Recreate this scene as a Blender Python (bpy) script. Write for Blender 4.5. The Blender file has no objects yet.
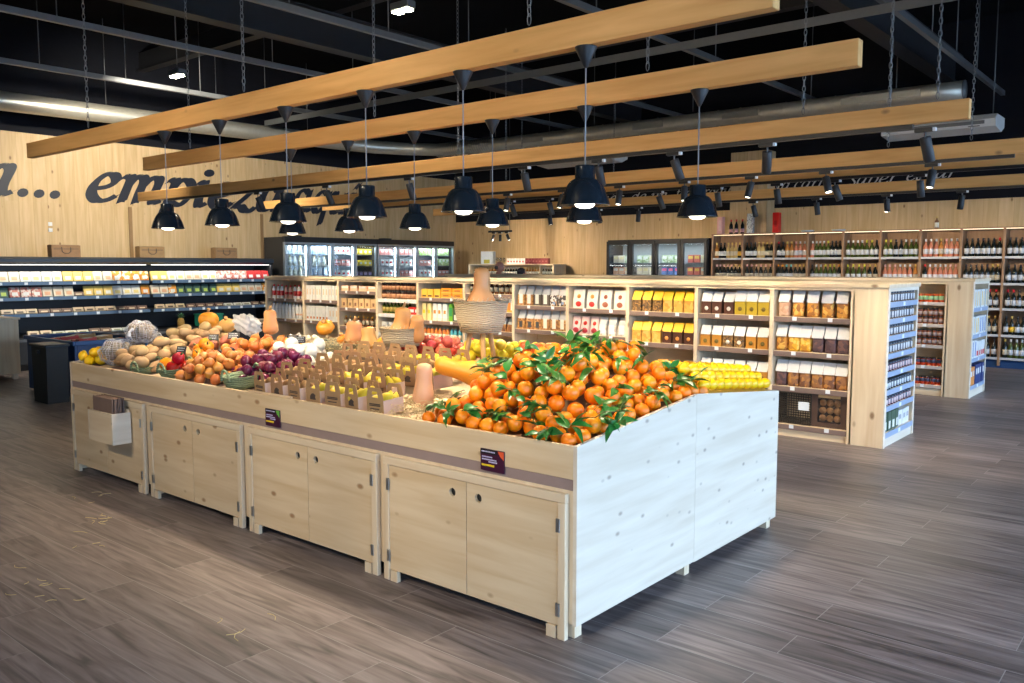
import bpy, math, random
from mathutils import Vector, Matrix
random.seed(7)
SC = bpy.context.scene
COL = SC.collection
PI = math.pi

# ------------------------------------------------------------------ helpers
class MB:
    """collects shapes, build() links them as one mesh object"""
    def __init__(s):
        s.v = []; s.f = []; s.m = []; s.s = []
    def face(s, idx, mat=0, smooth=False):
        s.f.append(tuple(idx)); s.m.append(mat); s.s.append(smooth)
    def box(s, x0, x1, y0, y1, z0, z1, mat=0, ch=0.0):
        if x1 < x0: x0, x1 = x1, x0
        if y1 < y0: y0, y1 = y1, y0
        if z1 < z0: z0, z1 = z1, z0
        b = len(s.v)
        if ch <= 0:
            s.v += [(x, y, z) for z in (z0, z1) for y in (y0, y1) for x in (x0, x1)]
            for q in ((0, 2, 3, 1), (4, 5, 7, 6), (0, 1, 5, 4), (2, 6, 7, 3), (0, 4, 6, 2), (1, 3, 7, 5)):
                s.face([b + i for i in q], mat)
            return s
        ch = min(ch, .45 * min(x1 - x0, y1 - y0, z1 - z0))
        C = {}
        for i, x in enumerate((x0, x1)):
            for j, y in enumerate((y0, y1)):
                for k, z in enumerate((z0, z1)):
                    dx = ch if i == 0 else -ch; dy = ch if j == 0 else -ch; dz = ch if k == 0 else -ch
                    n = len(s.v)
                    s.v += [(x, y + dy, z + dz), (x + dx, y, z + dz), (x + dx, y + dy, z)]
                    C[i, j, k] = n
        def P(i, j, k, a): return C[i, j, k] + a
        for i in (0, 1):
            s.face([P(i, 0, 0, 0), P(i, 1, 0, 0), P(i, 1, 1, 0), P(i, 0, 1, 0)][::(1 if i else -1)], mat)
            s.face([P(0, i, 0, 1), P(0, i, 1, 1), P(1, i, 1, 1), P(1, i, 0, 1)][::(1 if i else -1)], mat)
            s.face([P(0, 0, i, 2), P(1, 0, i, 2), P(1, 1, i, 2), P(0, 1, i, 2)][::(1 if i else -1)], mat)
        for i in (0, 1):
            for j in (0, 1):
                o = (1 if (i + j) % 2 == 0 else -1)
                s.face([P(i, j, 0, 0), P(i, j, 1, 0), P(i, j, 1, 1), P(i, j, 0, 1)][::-o], mat)
                s.face([P(i, 0, j, 0), P(i, 1, j, 0), P(i, 1, j, 2), P(i, 0, j, 2)][::o], mat)
                s.face([P(0, i, j, 1), P(1, i, j, 1), P(1, i, j, 2), P(0, i, j, 2)][::-o], mat)
                for k in (0, 1):
                    o2 = 1 if (i + j + k) % 2 == 1 else -1
                    s.face([P(i, j, k, 0), P(i, j, k, 1), P(i, j, k, 2)][::o2], mat)
        return s
    def lathe(s, prof, n=16, c=(0, 0, 0), mats=None, smooth=True, cap=True, sx=1, sy=1):
        b = len(s.v)
        for r, z in prof:
            for i in range(n):
                a = 2 * PI * i / n
                s.v.append((c[0] + r * math.cos(a) * sx, c[1] + r * math.sin(a) * sy, c[2] + z))
        for k in range(len(prof) - 1):
            m = mats[k] if mats else 0
            for i in range(n):
                j = (i + 1) % n
                s.face((b + k * n + i, b + k * n + j, b + (k + 1) * n + j, b + (k + 1) * n + i), m, smooth)
        if cap:
            if prof[0][0] > 1e-4: s.face([b + i for i in range(n)][::-1], mats[0] if mats else 0)
            if prof[-1][0] > 1e-4: s.face([b + (len(prof) - 1) * n + i for i in range(n)], mats[-1] if mats else 0)
        return s
    def tube(s, pts, r, n=6, mat=0, smooth=True, closed=False):
        pts = [Vector(p) for p in pts]; N = len(pts)
        rr = r if isinstance(r, (list, tuple)) else [r] * N
        b = len(s.v); up = None
        for i, p in enumerate(pts):
            if closed: t = pts[(i + 1) % N] - pts[i - 1]
            else: t = pts[min(i + 1, N - 1)] - pts[max(i - 1, 0)]
            t.normalize()
            if up is None:
                up = Vector((0, 0, 1)) if abs(t.z) < .9 else Vector((1, 0, 0))
            a = t.cross(up)
            if a.length < 1e-5: a = t.cross(Vector((0, 1, 0)))
            a.normalize(); u = a.cross(t); u.normalize(); up = u
            for k in range(n):
                q = 2 * PI * k / n
                s.v.append(tuple(p + (a * math.cos(q) + u * math.sin(q)) * rr[i]))
        for i in range(N if closed else N - 1):
            for k in range(n):
                j = (k + 1) % n; i2 = (i + 1) % N
                s.face((b + i * n + k, b + i * n + j, b + i2 * n + j, b + i2 * n + k), mat, smooth)
        if not closed:
            s.face([b + k for k in range(n)][::-1], mat)
            s.face([b + (N - 1) * n + k for k in range(n)], mat)
        return s
    def ball(s, c=(0, 0, 0), r=(1, 1, 1), n=14, m=9, mat=0, fn=None):
        b = len(s.v)
        def put(d):
            k = fn(d) if fn else 1
            s.v.append((c[0] + d[0] * r[0] * k, c[1] + d[1] * r[1] * k, c[2] + d[2] * r[2] * k))
        put((0, 0, -1))
        for i in range(1, m):
            t = -PI / 2 + PI * i / m
            for j in range(n):
                a = 2 * PI * j / n
                put((math.cos(t) * math.cos(a), math.cos(t) * math.sin(a), math.sin(t)))
        put((0, 0, 1)); top = len(s.v) - 1
        for j in range(n):
            k = (j + 1) % n
            s.face((b, b + 1 + k, b + 1 + j), mat, True)
            s.face((top, top - n + j, top - n + k), mat, True)
        for i in range(m - 2):
            for j in range(n):
                k = (j + 1) % n; o = b + 1 + i * n
                s.face((o + j, o + k, o + n + k, o + n + j), mat, True)
        return s
    def prism(s, pts, y0, y1, mat=0):
        """outline in x,z pushed from y0 to y1"""
        b = len(s.v); n = len(pts)
        s.v += [(x, y0, z) for x, z in pts] + [(x, y1, z) for x, z in pts]
        s.face([b + i for i in range(n)], mat); s.face([b + n + i for i in range(n)][::-1], mat)
        for i in range(n):
            j = (i + 1) % n
            s.face((b + i, b + n + i, b + n + j, b + j), mat)
        return s
    def prism_y(s, pts, x0, x1, mat=0):
        """outline in y,z pushed from x0 to x1"""
        b = len(s.v); n = len(pts)
        s.v += [(x0, y, z) for y, z in pts] + [(x1, y, z) for y, z in pts]
        s.face([b + i for i in range(n)][::-1], mat); s.face([b + n + i for i in range(n)], mat)
        for i in range(n):
            j = (i + 1) % n
            s.face((b + i, b + j, b + n + j, b + n + i), mat)
        return s
    def xf(s, M, start=0):
        for i in range(start, len(s.v)): s.v[i] = tuple(M @ Vector(s.v[i]))
        return s
    def mesh(s, name, mats):
        me = bpy.data.meshes.new(name)
        me.from_pydata(s.v, [], s.f)
        if not isinstance(mats, (list, tuple)): mats = [mats]
        for m in mats: me.materials.append(m)
        me.polygons.foreach_set('material_index', s.m)
        me.polygons.foreach_set('use_smooth', s.s)
        me.update()
        return me
    def build(s, name, mats, parent=None, **kw):
        return link(name, s.mesh(name, mats), parent, **kw)

def tag(o, label=None, cat=None, group=None, kind=None):
    if label: o['label'] = label
    if cat: o['category'] = cat
    if group: o['group'] = group
    if kind: o['kind'] = kind
    return o
def link(name, me, parent=None, loc=(0, 0, 0), rot=(0, 0, 0), sc=(1, 1, 1), label=None, cat=None, group=None, kind=None):
    o = bpy.data.objects.new(name, me); COL.objects.link(o)
    o.location = loc; o.rotation_euler = rot; o.scale = sc if isinstance(sc, (tuple, list)) else (sc, sc, sc)
    if parent: o.parent = parent
    return tag(o, label, cat, group, kind)
def thing(name, label, cat, loc=(0, 0, 0), rot=(0, 0, 0), group=None, sc=1):
    return link(name, None, None, loc, rot, sc, label, cat, group)
def copy_thing(root, loc, rot=(0, 0, 0), label=None, group=None, sc=None):
    r = root.copy(); COL.objects.link(r); r.location = loc; r.rotation_euler = rot
    if sc: r.scale = sc if isinstance(sc, (tuple, list)) else (sc, sc, sc)
    if label: r['label'] = label
    if group: r['group'] = group
    for ch in list(root.children):
        c = ch.copy(); COL.objects.link(c); c.parent = r
        for g in list(ch.children):
            d = g.copy(); COL.objects.link(d); d.parent = c
    return r
ORD = ['first', 'second', 'third', 'fourth', 'fifth', 'sixth', 'seventh', 'eighth', 'ninth', 'tenth', 'eleventh', 'twelfth']
def nth(i, n, side='left'):
    if i == 0: return 'leftmost'
    if i == n - 1: return 'rightmost'
    return ORD[i] + ' from the left'

# ------------------------------------------------------------------ materials
def new_mat(name):
    m = bpy.data.materials.new(name); m.use_nodes = True
    nt = m.node_tree; nt.nodes.clear()
    out = nt.nodes.new('ShaderNodeOutputMaterial')
    return m, nt, out
def pbsdf(nt, out, col=(.8, .8, .8), rough=.5, metal=0, spec=.5):
    b = nt.nodes.new('ShaderNodeBsdfPrincipled')
    b.inputs['Base Color'].default_value = (*col, 1); b.inputs['Roughness'].default_value = rough
    b.inputs['Metallic'].default_value = metal; b.inputs['Specular IOR Level'].default_value = spec
    nt.links.new(b.outputs[0], out.inputs[0]); return b
MC = {}
def P(name, col, rough=.5, metal=0, spec=.5, vary=0):
    """plain finish with a faint per object and mottled variation"""
    if name in MC: return MC[name]
    m, nt, out = new_mat(name); b = pbsdf(nt, out, col, rough, metal, spec)
    N = nt.nodes; L = nt.links
    tc = N.new('ShaderNodeTexCoord'); no = N.new('ShaderNodeTexNoise'); no.inputs['Scale'].default_value = 14
    no.inputs['Detail'].default_value = 3
    L.new(tc.outputs['Object'], no.inputs['Vector'])
    hsv = N.new('ShaderNodeHueSaturation'); hsv.inputs['Color'].default_value = (*col, 1)
    mr = N.new('ShaderNodeMapRange'); mr.inputs['To Min'].default_value = .9 - vary; mr.inputs['To Max'].default_value = 1.1 + vary
    L.new(no.outputs['Fac'], mr.inputs['Value'])
    if vary:
        oi = N.new('ShaderNodeObjectInfo'); mr2 = N.new('ShaderNodeMapRange')
        mr2.inputs['To Min'].default_value = .5 - vary * .07; mr2.inputs['To Max'].default_value = .5 + vary * .07
        L.new(oi.outputs['Random'], mr2.inputs['Value']); L.new(mr2.outputs[0], hsv.inputs['Hue'])
        mr3 = N.new('ShaderNodeMath'); mr3.operation = 'MULTIPLY_ADD'; mr3.inputs[1].default_value = vary; mr3.inputs[2].default_value = 1 - vary * .5
        L.new(oi.outputs['Random'], mr3.inputs[0]); mm = N.new('ShaderNodeMath'); mm.operation = 'MULTIPLY'
        L.new(mr3.outputs[0], mm.inputs[0]); L.new(mr.outputs[0], mm.inputs[1]); L.new(mm.outputs[0], hsv.inputs['Value'])
    else: L.new(mr.outputs[0], hsv.inputs['Value'])
    L.new(hsv.outputs[0], b.inputs['Base Color'])
    MC[name] = m; return m
def EM(name, col, st):
    m, nt, out = new_mat(name); e = nt.nodes.new('ShaderNodeEmission')
    e.inputs[0].default_value = (*col, 1); e.inputs[1].default_value = st
    nt.links.new(e.outputs[0], out.inputs[0]); MC[name] = m; return m
def wood(name, c1, c2, axis='X', knot=(.2, .1, .045), rough=.55, seam=None, seam_axis='Z', kscale=1.0, kthr=.66, dist=.45, kr=(.07, .16)):
    m, nt, out = new_mat(name); b = pbsdf(nt, out, c1, rough, 0, .35)
    N = nt.nodes; L = nt.links
    tc = N.new('ShaderNodeTexCoord'); oi = N.new('ShaderNodeObjectInfo')
    off = N.new('ShaderNodeVectorMath'); off.operation = 'MULTIPLY_ADD'
    off.inputs[1].default_value = (7.3, 5.1, 3.7)
    cx = N.new('ShaderNodeCombineXYZ')
    for i in range(3): L.new(oi.outputs['Random'], cx.inputs[i])
    L.new(cx.outputs[0], off.inputs[0]); L.new(tc.outputs['Object'], off.inputs[2])
    al = {'X': 0, 'Y': 1, 'Z': 2}[axis]
    src = off.outputs[0]
    if seam:   # boards: shift the figure from board to board
        sp = N.new('ShaderNodeSeparateXYZ'); L.new(tc.outputs['Object'], sp.inputs[0])
        dv = N.new('ShaderNodeMath'); dv.operation = 'DIVIDE'; dv.inputs[1].default_value = seam
        L.new(sp.outputs[seam_axis], dv.inputs[0])
        fl = N.new('ShaderNodeMath'); fl.operation = 'FLOOR'; L.new(dv.outputs[0], fl.inputs[0])
        wn = N.new('ShaderNodeTexWhiteNoise'); wn.noise_dimensions = '1D'; L.new(fl.outputs[0], wn.inputs['W'])
        ad = N.new('ShaderNodeVectorMath'); ad.operation = 'MULTIPLY_ADD'; ad.inputs[1].default_value = (9, 9, 9)
        L.new(wn.outputs['Color'], ad.inputs[0]); L.new(src, ad.inputs[2]); src = ad.outputs[0]
    mp = N.new('ShaderNodeMapping'); s = [11, 11, 11]; s[al] = .9; mp.inputs['Scale'].default_value = s
    L.new(src, mp.inputs['Vector'])
    no = N.new('ShaderNodeTexNoise'); no.inputs['Scale'].default_value = 1.5; no.inputs['Detail'].default_value = 5
    no.inputs['Distortion'].default_value = dist; L.new(mp.outputs[0], no.inputs['Vector'])
    rp = N.new('ShaderNodeValToRGB'); rp.color_ramp.elements[0].position = .3; rp.color_ramp.elements[1].position = .7
    rp.color_ramp.elements[0].color = (*c2, 1); rp.color_ramp.elements[1].color = (*c1, 1)
    L.new(no.outputs['Fac'], rp.inputs[0])
    col = rp.outputs[0]
    if knot:
        mp2 = N.new('ShaderNodeMapping'); s = [7 * kscale] * 3; s[al] = 4 * kscale; mp2.inputs['Scale'].default_value = s
        L.new(src, mp2.inputs['Vector'])
        vo = N.new('ShaderNodeTexVoronoi'); vo.inputs['Scale'].default_value = 1; L.new(mp2.outputs[0], vo.inputs['Vector'])
        sc_ = N.new('ShaderNodeSeparateColor'); L.new(vo.outputs['Color'], sc_.inputs[0])
        gt = N.new('ShaderNodeMath'); gt.operation = 'GREATER_THAN'; gt.inputs[1].default_value = kthr; L.new(sc_.outputs[0], gt.inputs[0])
        mr = N.new('ShaderNodeMapRange'); mr.inputs['From Min'].default_value = kr[0]; mr.inputs['From Max'].default_value = kr[1]
        mr.inputs['To Min'].default_value = .85; mr.inputs['To Max'].default_value = 0; L.new(vo.outputs['Distance'], mr.inputs['Value'])
        mu = N.new('ShaderNodeMath'); mu.operation = 'MULTIPLY'; L.new(gt.outputs[0], mu.inputs[0]); L.new(mr.outputs[0], mu.inputs[1])
        mx = N.new('ShaderNodeMix'); mx.data_type = 'RGBA'; L.new(mu.outputs[0], mx.inputs['Factor'])
        L.new(col, mx.inputs['A']); mx.inputs['B'].default_value = (*knot, 1); col = mx.outputs['Result']
    if seam:
        fr = N.new('ShaderNodeMath'); fr.operation = 'FRACT'; L.new(dv.outputs[0], fr.inputs[0])
        lt = N.new('ShaderNodeMath'); lt.operation = 'LESS_THAN'; lt.inputs[1].default_value = .004 / seam; L.new(fr.outputs[0], lt.inputs[0])
        hs = N.new('ShaderNodeHueSaturation'); mr5 = N.new('ShaderNodeMapRange'); mr5.inputs['To Min'].default_value = .95; mr5.inputs['To Max'].default_value = 1.05
        L.new(wn.outputs['Value'], mr5.inputs['Value']); L.new(mr5.outputs[0], hs.inputs['Value']); L.new(col, hs.inputs['Color'])
        mx2 = N.new('ShaderNodeMix'); mx2.data_type = 'RGBA'; L.new(lt.outputs[0], mx2.inputs['Factor'])
        L.new(hs.outputs[0], mx2.inputs['A']); mx2.inputs['B'].default_value = (c2[0] * .85, c2[1] * .8, c2[2] * .75, 1); col = mx2.outputs['Result']
    L.new(col, b.inputs['Base Color'])
    MC[name] = m; return m
def speckle(name, c1, c2, c3, scale, rough=.5):
    """cells of three colours: nuts, biscuits, sweets seen through film"""
    m, nt, out = new_mat(name); b = pbsdf(nt, out, c1, rough)
    N = nt.nodes; L = nt.links
    tc = N.new('ShaderNodeTexCoord'); oi = N.new('ShaderNodeObjectInfo'); ad = N.new('ShaderNodeVectorMath')
    cx = N.new('ShaderNodeCombineXYZ')
    for i in range(3): L.new(oi.outputs['Random'], cx.inputs[i])
    L.new(tc.outputs['Object'], ad.inputs[0]); L.new(cx.outputs[0], ad.inputs[1])
    vo = N.new('ShaderNodeTexVoronoi'); vo.inputs['Scale'].default_value = scale; L.new(ad.outputs[0], vo.inputs['Vector'])
    sc_ = N.new('ShaderNodeSeparateColor'); L.new(vo.outputs['Color'], sc_.inputs[0])
    rp = N.new('ShaderNodeValToRGB'); rp.color_ramp.interpolation = 'CONSTANT'
    rp.color_ramp.elements[0].color = (*c1, 1); rp.color_ramp.elements[1].color = (*c2, 1); rp.color_ramp.elements[1].position = .45
    e = rp.color_ramp.elements.new(.75); e.color = (*c3, 1)
    L.new(sc_.outputs[0], rp.inputs[0]); L.new(rp.outputs[0], b.inputs['Base Color'])
    bp = N.new('ShaderNodeBump'); bp.inputs['Strength'].default_value = .5; bp.inputs['Distance'].default_value = .01; bp.invert = True
    L.new(vo.outputs['Distance'], bp.inputs['Height']); L.new(bp.outputs[0], b.inputs['Normal'])
    MC[name] = m; return m
def fruit(name, c1, c2, rough=.35, scale=6, bump=.15, bscale=160, vary=.25, spec=.5):
    m, nt, out = new_mat(name); b = pbsdf(nt, out, c1, rough, 0, spec)
    N = nt.nodes; L = nt.links
    tc = N.new('ShaderNodeTexCoord'); oi = N.new('ShaderNodeObjectInfo'); no = N.new('ShaderNodeTexNoise')
    no.noise_dimensions = '4D'; no.inputs['Scale'].default_value = scale; L.new(tc.outputs['Object'], no.inputs['Vector'])
    mw = N.new('ShaderNodeMath'); mw.operation = 'MULTIPLY'; mw.inputs[1].default_value = 40; L.new(oi.outputs['Random'], mw.inputs[0]); L.new(mw.outputs[0], no.inputs['W'])
    rp = N.new('ShaderNodeValToRGB'); rp.color_ramp.elements[0].position = .35; rp.color_ramp.elements[1].position = .65
    rp.color_ramp.elements[0].color = (*c1, 1); rp.color_ramp.elements[1].color = (*c2, 1); L.new(no.outputs['Fac'], rp.inputs[0])
    hs = N.new('ShaderNodeHueSaturation'); mr = N.new('ShaderNodeMapRange'); mr.inputs['To Min'].default_value = .5 - vary * .06; mr.inputs['To Max'].default_value = .5 + vary * .06
    L.new(oi.outputs['Random'], mr.inputs['Value']); L.new(mr.outputs[0], hs.inputs['Hue']); L.new(rp.outputs[0], hs.inputs['Color'])
    L.new(hs.outputs[0], b.inputs['Base Color'])
    if bump:
        n2 = N.new('ShaderNodeTexNoise'); n2.inputs['Scale'].default_value = bscale; L.new(tc.outputs['Object'], n2.inputs['Vector'])
        bp = N.new('ShaderNodeBump'); bp.inputs['Strength'].default_value = bump; bp.inputs['Distance'].default_value = .002
        L.new(n2.outputs['Fac'], bp.inputs['Height']); L.new(bp.outputs[0], b.inputs['Normal'])
    MC[name] = m; return m
def glass(name, tint=(1, 1, 1), refl=.08, rough=.02):
    m, nt, out = new_mat(name); N = nt.nodes; L = nt.links
    t = N.new('ShaderNodeBsdfTransparent'); t.inputs[0].default_value = (*tint, 1)
    g = N.new('ShaderNodeBsdfGlossy'); g.inputs['Roughness'].default_value = rough
    mx = N.new('ShaderNodeMixShader'); fr = N.new('ShaderNodeLayerWeight'); fr.inputs['Blend'].default_value = .25
    ad = N.new('ShaderNodeMath'); ad.operation = 'MULTIPLY_ADD'; ad.inputs[1].default_value = .5; ad.inputs[2].default_value = refl
    L.new(fr.outputs['Fresnel'], ad.inputs[0]); L.new(ad.outputs[0], mx.inputs[0])
    L.new(t.outputs[0], mx.inputs[1]); L.new(g.outputs[0], mx.inputs[2]); L.new(mx.outputs[0], out.inputs[0])
    MC[name] = m; return m

PINE1, PINE2 = (.74, .59, .39), (.62, .45, .26)
pineX = wood('pine_along', PINE1, PINE2, 'X', knot=(.30, .15, .06), kscale=1.25, kthr=.5)
pineY = wood('pine_across', (.78, .69, .56), (.66, .56, .43), 'Y', knot=(.36, .28, .21), kscale=2.1, kthr=.55, dist=.15, kr=(.06, .19))
pineZ = wood('pine_upright', PINE1, PINE2, 'Z')
paleZ = wood('pale_spruce_upright', (.78, .65, .46), (.66, .50, .32), 'Z', kscale=.9)
paleX = wood('pale_spruce_along', (.78, .65, .46), (.67, .51, .33), 'X', kthr=.8)
beamW = wood('larch_beam', (.80, .46, .17), (.64, .33, .10), 'X', kthr=.8, kscale=.9)
wallW = wood('wall_spruce', (.68, .50, .29), (.54, .37, .18), 'Z', seam=.22, seam_axis='Y', kthr=.7)
wallB = wood('wall_spruce_rear', (.68, .50, .29), (.54, .37, .18), 'Z', seam=.22, seam_axis='X', kthr=.7)
wineW = wood('wine_shelf_wood', (.36, .22, .13), (.27, .155, .085), 'Z', kthr=.95)
legW = wood('stool_leg_wood', (.55, .33, .14), (.42, .23, .08), 'Z', knot=None)
black = P('black_paint', (.012, .013, .016), .45)
darkwall = P('dark_wall', (.006, .007, .012), .8, spec=.2)
ceilm = P('dark_ceiling', (.004, .0045, .007), .9, spec=.1)
charc = P('charcoal_metal', (.022, .024, .028), .5)
shade_m = P('black_lamp_enamel', (.010, .016, .024), .2)
steel = P('galvanised_steel', (.45, .46, .45), .32, .9)
greysteel = P('grey_steel', (.16, .17, .18), .45, .5)
white = P('white_plastic', (.74, .74, .72), .4)
tagm = P('white_price_tag', (.75, .8, .85), .5)
rail = P('brown_label_rail', (.20, .14, .12), .45)
railb = P('blue_grey_rail', (.28, .36, .48), .4)
kraft = P('kraft_board', (.31, .185, .09), .8, vary=.15)
kraftd = P('kraft_inside', (.50, .37, .26), .8)
inkm = P('dark_print', (.05, .035, .03), .7)
navy = P('navy_letter_paint', (.012, .016, .03), .55)
wpaint = P('white_letter_paint', (.62, .62, .6), .6)
bluebin = P('blue_plastic', (.008, .05, .16), .45)
# ------------------------------------------------------------------ room shell
def floor_mat():
    m, nt, out = new_mat('wood_tile_floor'); b = pbsdf(nt, out, (.2, .16, .13), .42, 0, .5)
    N = nt.nodes; L = nt.links
    tc = N.new('ShaderNodeTexCoord')
    br = N.new('ShaderNodeTexBrick'); br.inputs['Scale'].default_value = 1
    br.offset = .37; br.inputs['Brick Width'].default_value = 1.2; br.inputs['Row Height'].default_value = .22
    br.inputs['Mortar Size'].default_value = .0022; br.inputs['Mortar Smooth'].default_value = .3
    br.inputs['Color1'].default_value = (0, 0, 0, 1); br.inputs['Color2'].default_value = (1, 1, 1, 1); br.inputs['Mortar'].default_value = (.5, .5, .5, 1)
    mp0 = N.new('ShaderNodeMapping'); mp0.inputs['Location'].default_value = (.13, .0, 0)
    L.new(tc.outputs['Object'], mp0.inputs['Vector']); L.new(mp0.outputs[0], br.inputs['Vector'])
    ad = N.new('ShaderNodeVectorMath'); ad.operation = 'MULTIPLY_ADD'; ad.inputs[1].default_value = (13, 7, 3)
    L.new(br.outputs['Color'], ad.inputs[0]); L.new(tc.outputs['Object'], ad.inputs[2])
    mp = N.new('ShaderNodeMapping'); mp.inputs['Scale'].default_value = (1.1, 12, 1); L.new(ad.outputs[0], mp.inputs['Vector'])
    n1 = N.new('ShaderNodeTexNoise'); n1.inputs['Scale'].default_value = 1.6; n1.inputs['Detail'].default_value = 6; n1.inputs['Distortion'].default_value = 1.2
    L.new(mp.outputs[0], n1.inputs['Vector'])
    rp = N.new('ShaderNodeValToRGB'); e = rp.color_ramp.elements
    e[0].position = .28; e[0].color = (.066, .051, .049, 1); e[1].position = .74; e[1].color = (.30, .248, .236, 1)
    q = e.new(.5); q.color = (.185, .148, .140, 1)
    L.new(n1.outputs['Fac'], rp.inputs[0])
    hs = N.new('ShaderNodeHueSaturation'); mr = N.new('ShaderNodeMapRange'); mr.inputs['To Min'].default_value = .78; mr.inputs['To Max'].default_value = 1.25
    sc_ = N.new('ShaderNodeSeparateColor'); L.new(br.outputs['Color'], sc_.inputs[0]); L.new(sc_.outputs[0], mr.inputs['Value'])
    L.new(mr.outputs[0], hs.inputs['Value']); L.new(rp.outputs[0], hs.inputs['Color'])
    mx = N.new('ShaderNodeMix'); mx.data_type = 'RGBA'; L.new(br.outputs['Fac'], mx.inputs['Factor']); L.new(hs.outputs[0], mx.inputs['A'])
    mx.inputs['B'].default_value = (.33, .30, .29, 1)
    L.new(mx.outputs['Result'], b.inputs['Base Color'])
    mr2 = N.new('ShaderNodeMapRange'); mr2.inputs['To Min'].default_value = .34; mr2.inputs['To Max'].default_value = .52
    L.new(n1.outputs['Fac'], mr2.inputs['Value']); L.new(mr2.outputs[0], b.inputs['Roughness'])
    bp = N.new('ShaderNodeBump'); bp.inputs['Strength'].default_value = .12; bp.inputs['Distance'].default_value = .004
    L.new(n1.outputs['Fac'], bp.inputs['Height']); L.new(bp.outputs[0], b.inputs['Normal'])
    return m
XL, XR, YF, YB, ZC = -15.0, 3.6, -3.2, 15.7, 5.6
FXA = 1.6
plaster = P('pale_plaster', (.55, .53, .5), .8)
MB().box(XL - .2, XR + .2, YF - .2, YB + .2, -.1, 0).build('floor', floor_mat(), kind='structure')
MB().box(XL - .2, XR + .2, YF - .2, YB + .2, ZC, ZC + .1).build('ceiling', ceilm, kind='structure')
w = MB().box(XL - .2, XL, YF, YB, 2.64, 3.74, 0).box(XL - .2, XL - .008, YF, YB, 0, 2.64, 0).box(XL - .2, XL - .01, YF, YB, 3.74, ZC, 1)
w.build('wall_left', [wallW, darkwall], kind='structure')
w = MB().box(XL - .2, XR + .2, YB, YB + .2, 0, 2.69, 0).box(XL - .2, XR + .2, YB + .01, YB + .2, 2.69, ZC, 1)
w.build('wall_back', [wallB, darkwall], kind='structure')
w = MB().box(XL - .2, FXA, YF - .2, YF, 0, 3.3, 0).box(XL - .2, XR + .2, YF - .2, YF, 3.3, ZC, 1).box(FXA, XR + .2, YF - .2, YF, 0, .12, 2)
FW = (XR - FXA) / 4
for i in range(5): w.box(FXA + i * FW - .1, FXA + i * FW + .1, YF - .2, YF, .12, 3.3, 2)
w.build('wall_front', [plaster, darkwall, charc], kind='structure')
winglass = glass('window_glass', (.96, .98, 1), .04)
for i in range(4):  # front windows added out of view, for more light on the counter front
    x0 = FXA + i * FW + .1; x1 = FXA + (i + 1) * FW - .1
    fr = MB().box(x0, x0 + .06, YF - .14, YF - .06, .12, 3.3).box(x1 - .06, x1, YF - .14, YF - .06, .12, 3.3).box(x0 + .06, x1 - .06, YF - .14, YF - .06, .12, .18).box(x0 + .06, x1 - .06, YF - .14, YF - .06, 3.24, 3.3)
    f = fr.build('window_%d' % (i + 7), charc, kind='structure')
    MB().box(x0 + .06, x1 - .06, YF - .105, YF - .095, .18, 3.24).build('window_pane', winglass, f)
# right side: shop front glazing
w = MB().box(XR, XR + .2, YF, YB, 3.3, ZC, 0).box(XR, XR + .2, YF, YB, 0, .12, 0)
NWIN = 6; WL = (YB - YF - .2) / NWIN
for i in range(NWIN + 1):
    w.box(XR, XR + .2, YF + i * WL, YF + i * WL + .2, .12, 3.3, 0)
w.build('wall_right', [charc], kind='structure')
for i in range(NWIN):
    y0 = YF + i * WL + .2; y1 = YF + (i + 1) * WL
    fr = MB().box(XR + .06, XR + .14, y0, y0 + .06, .12, 3.3).box(XR + .06, XR + .14, y1 - .06, y1, .12, 3.3)
    fr.box(XR + .06, XR + .14, y0 + .06, y1 - .06, .12, .18).box(XR + .06, XR + .14, y0 + .06, y1 - .06, 3.24, 3.3)
    f = fr.build('window_%d' % (i + 1), charc, kind='structure')
    MB().box(XR + .095, XR + .105, y0 + .06, y1 - .06, .18, 3.24).build('window_pane', winglass, f)
MB().box(XR + .2, 40, -30, 45, -.12, -.02).box(-40, XR + .2, -30, YF - .2, -.12, -.02).build('pavement', P('pavement_concrete', (.42, .42, .41), .9), kind='structure')
# strips on the left wall and boxed column on the rear wall
for i, y in enumerate((7.32, 10.02)):
    MB().box(XL - .008, XL + .012, y - .03, y + .03, 1.7, 2.64).build('trim_%d' % (i + 1), P('brown_trim', (.30, .18, .08), .6), kind='structure')
MB().box(-7.37, -6.63, 15.35, YB, 0, 3.75).build('column', wallB, kind='structure')
MB().box(XL + .0, XL + .018, 5.93, 5.99, 2.16, 2.22).box(XL, XL + .018, 5.93, 5.99, 2.26, 2.32).build('wall_socket', white, label='small white double socket on the wooden wall above the left chiller', cat='socket')

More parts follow.
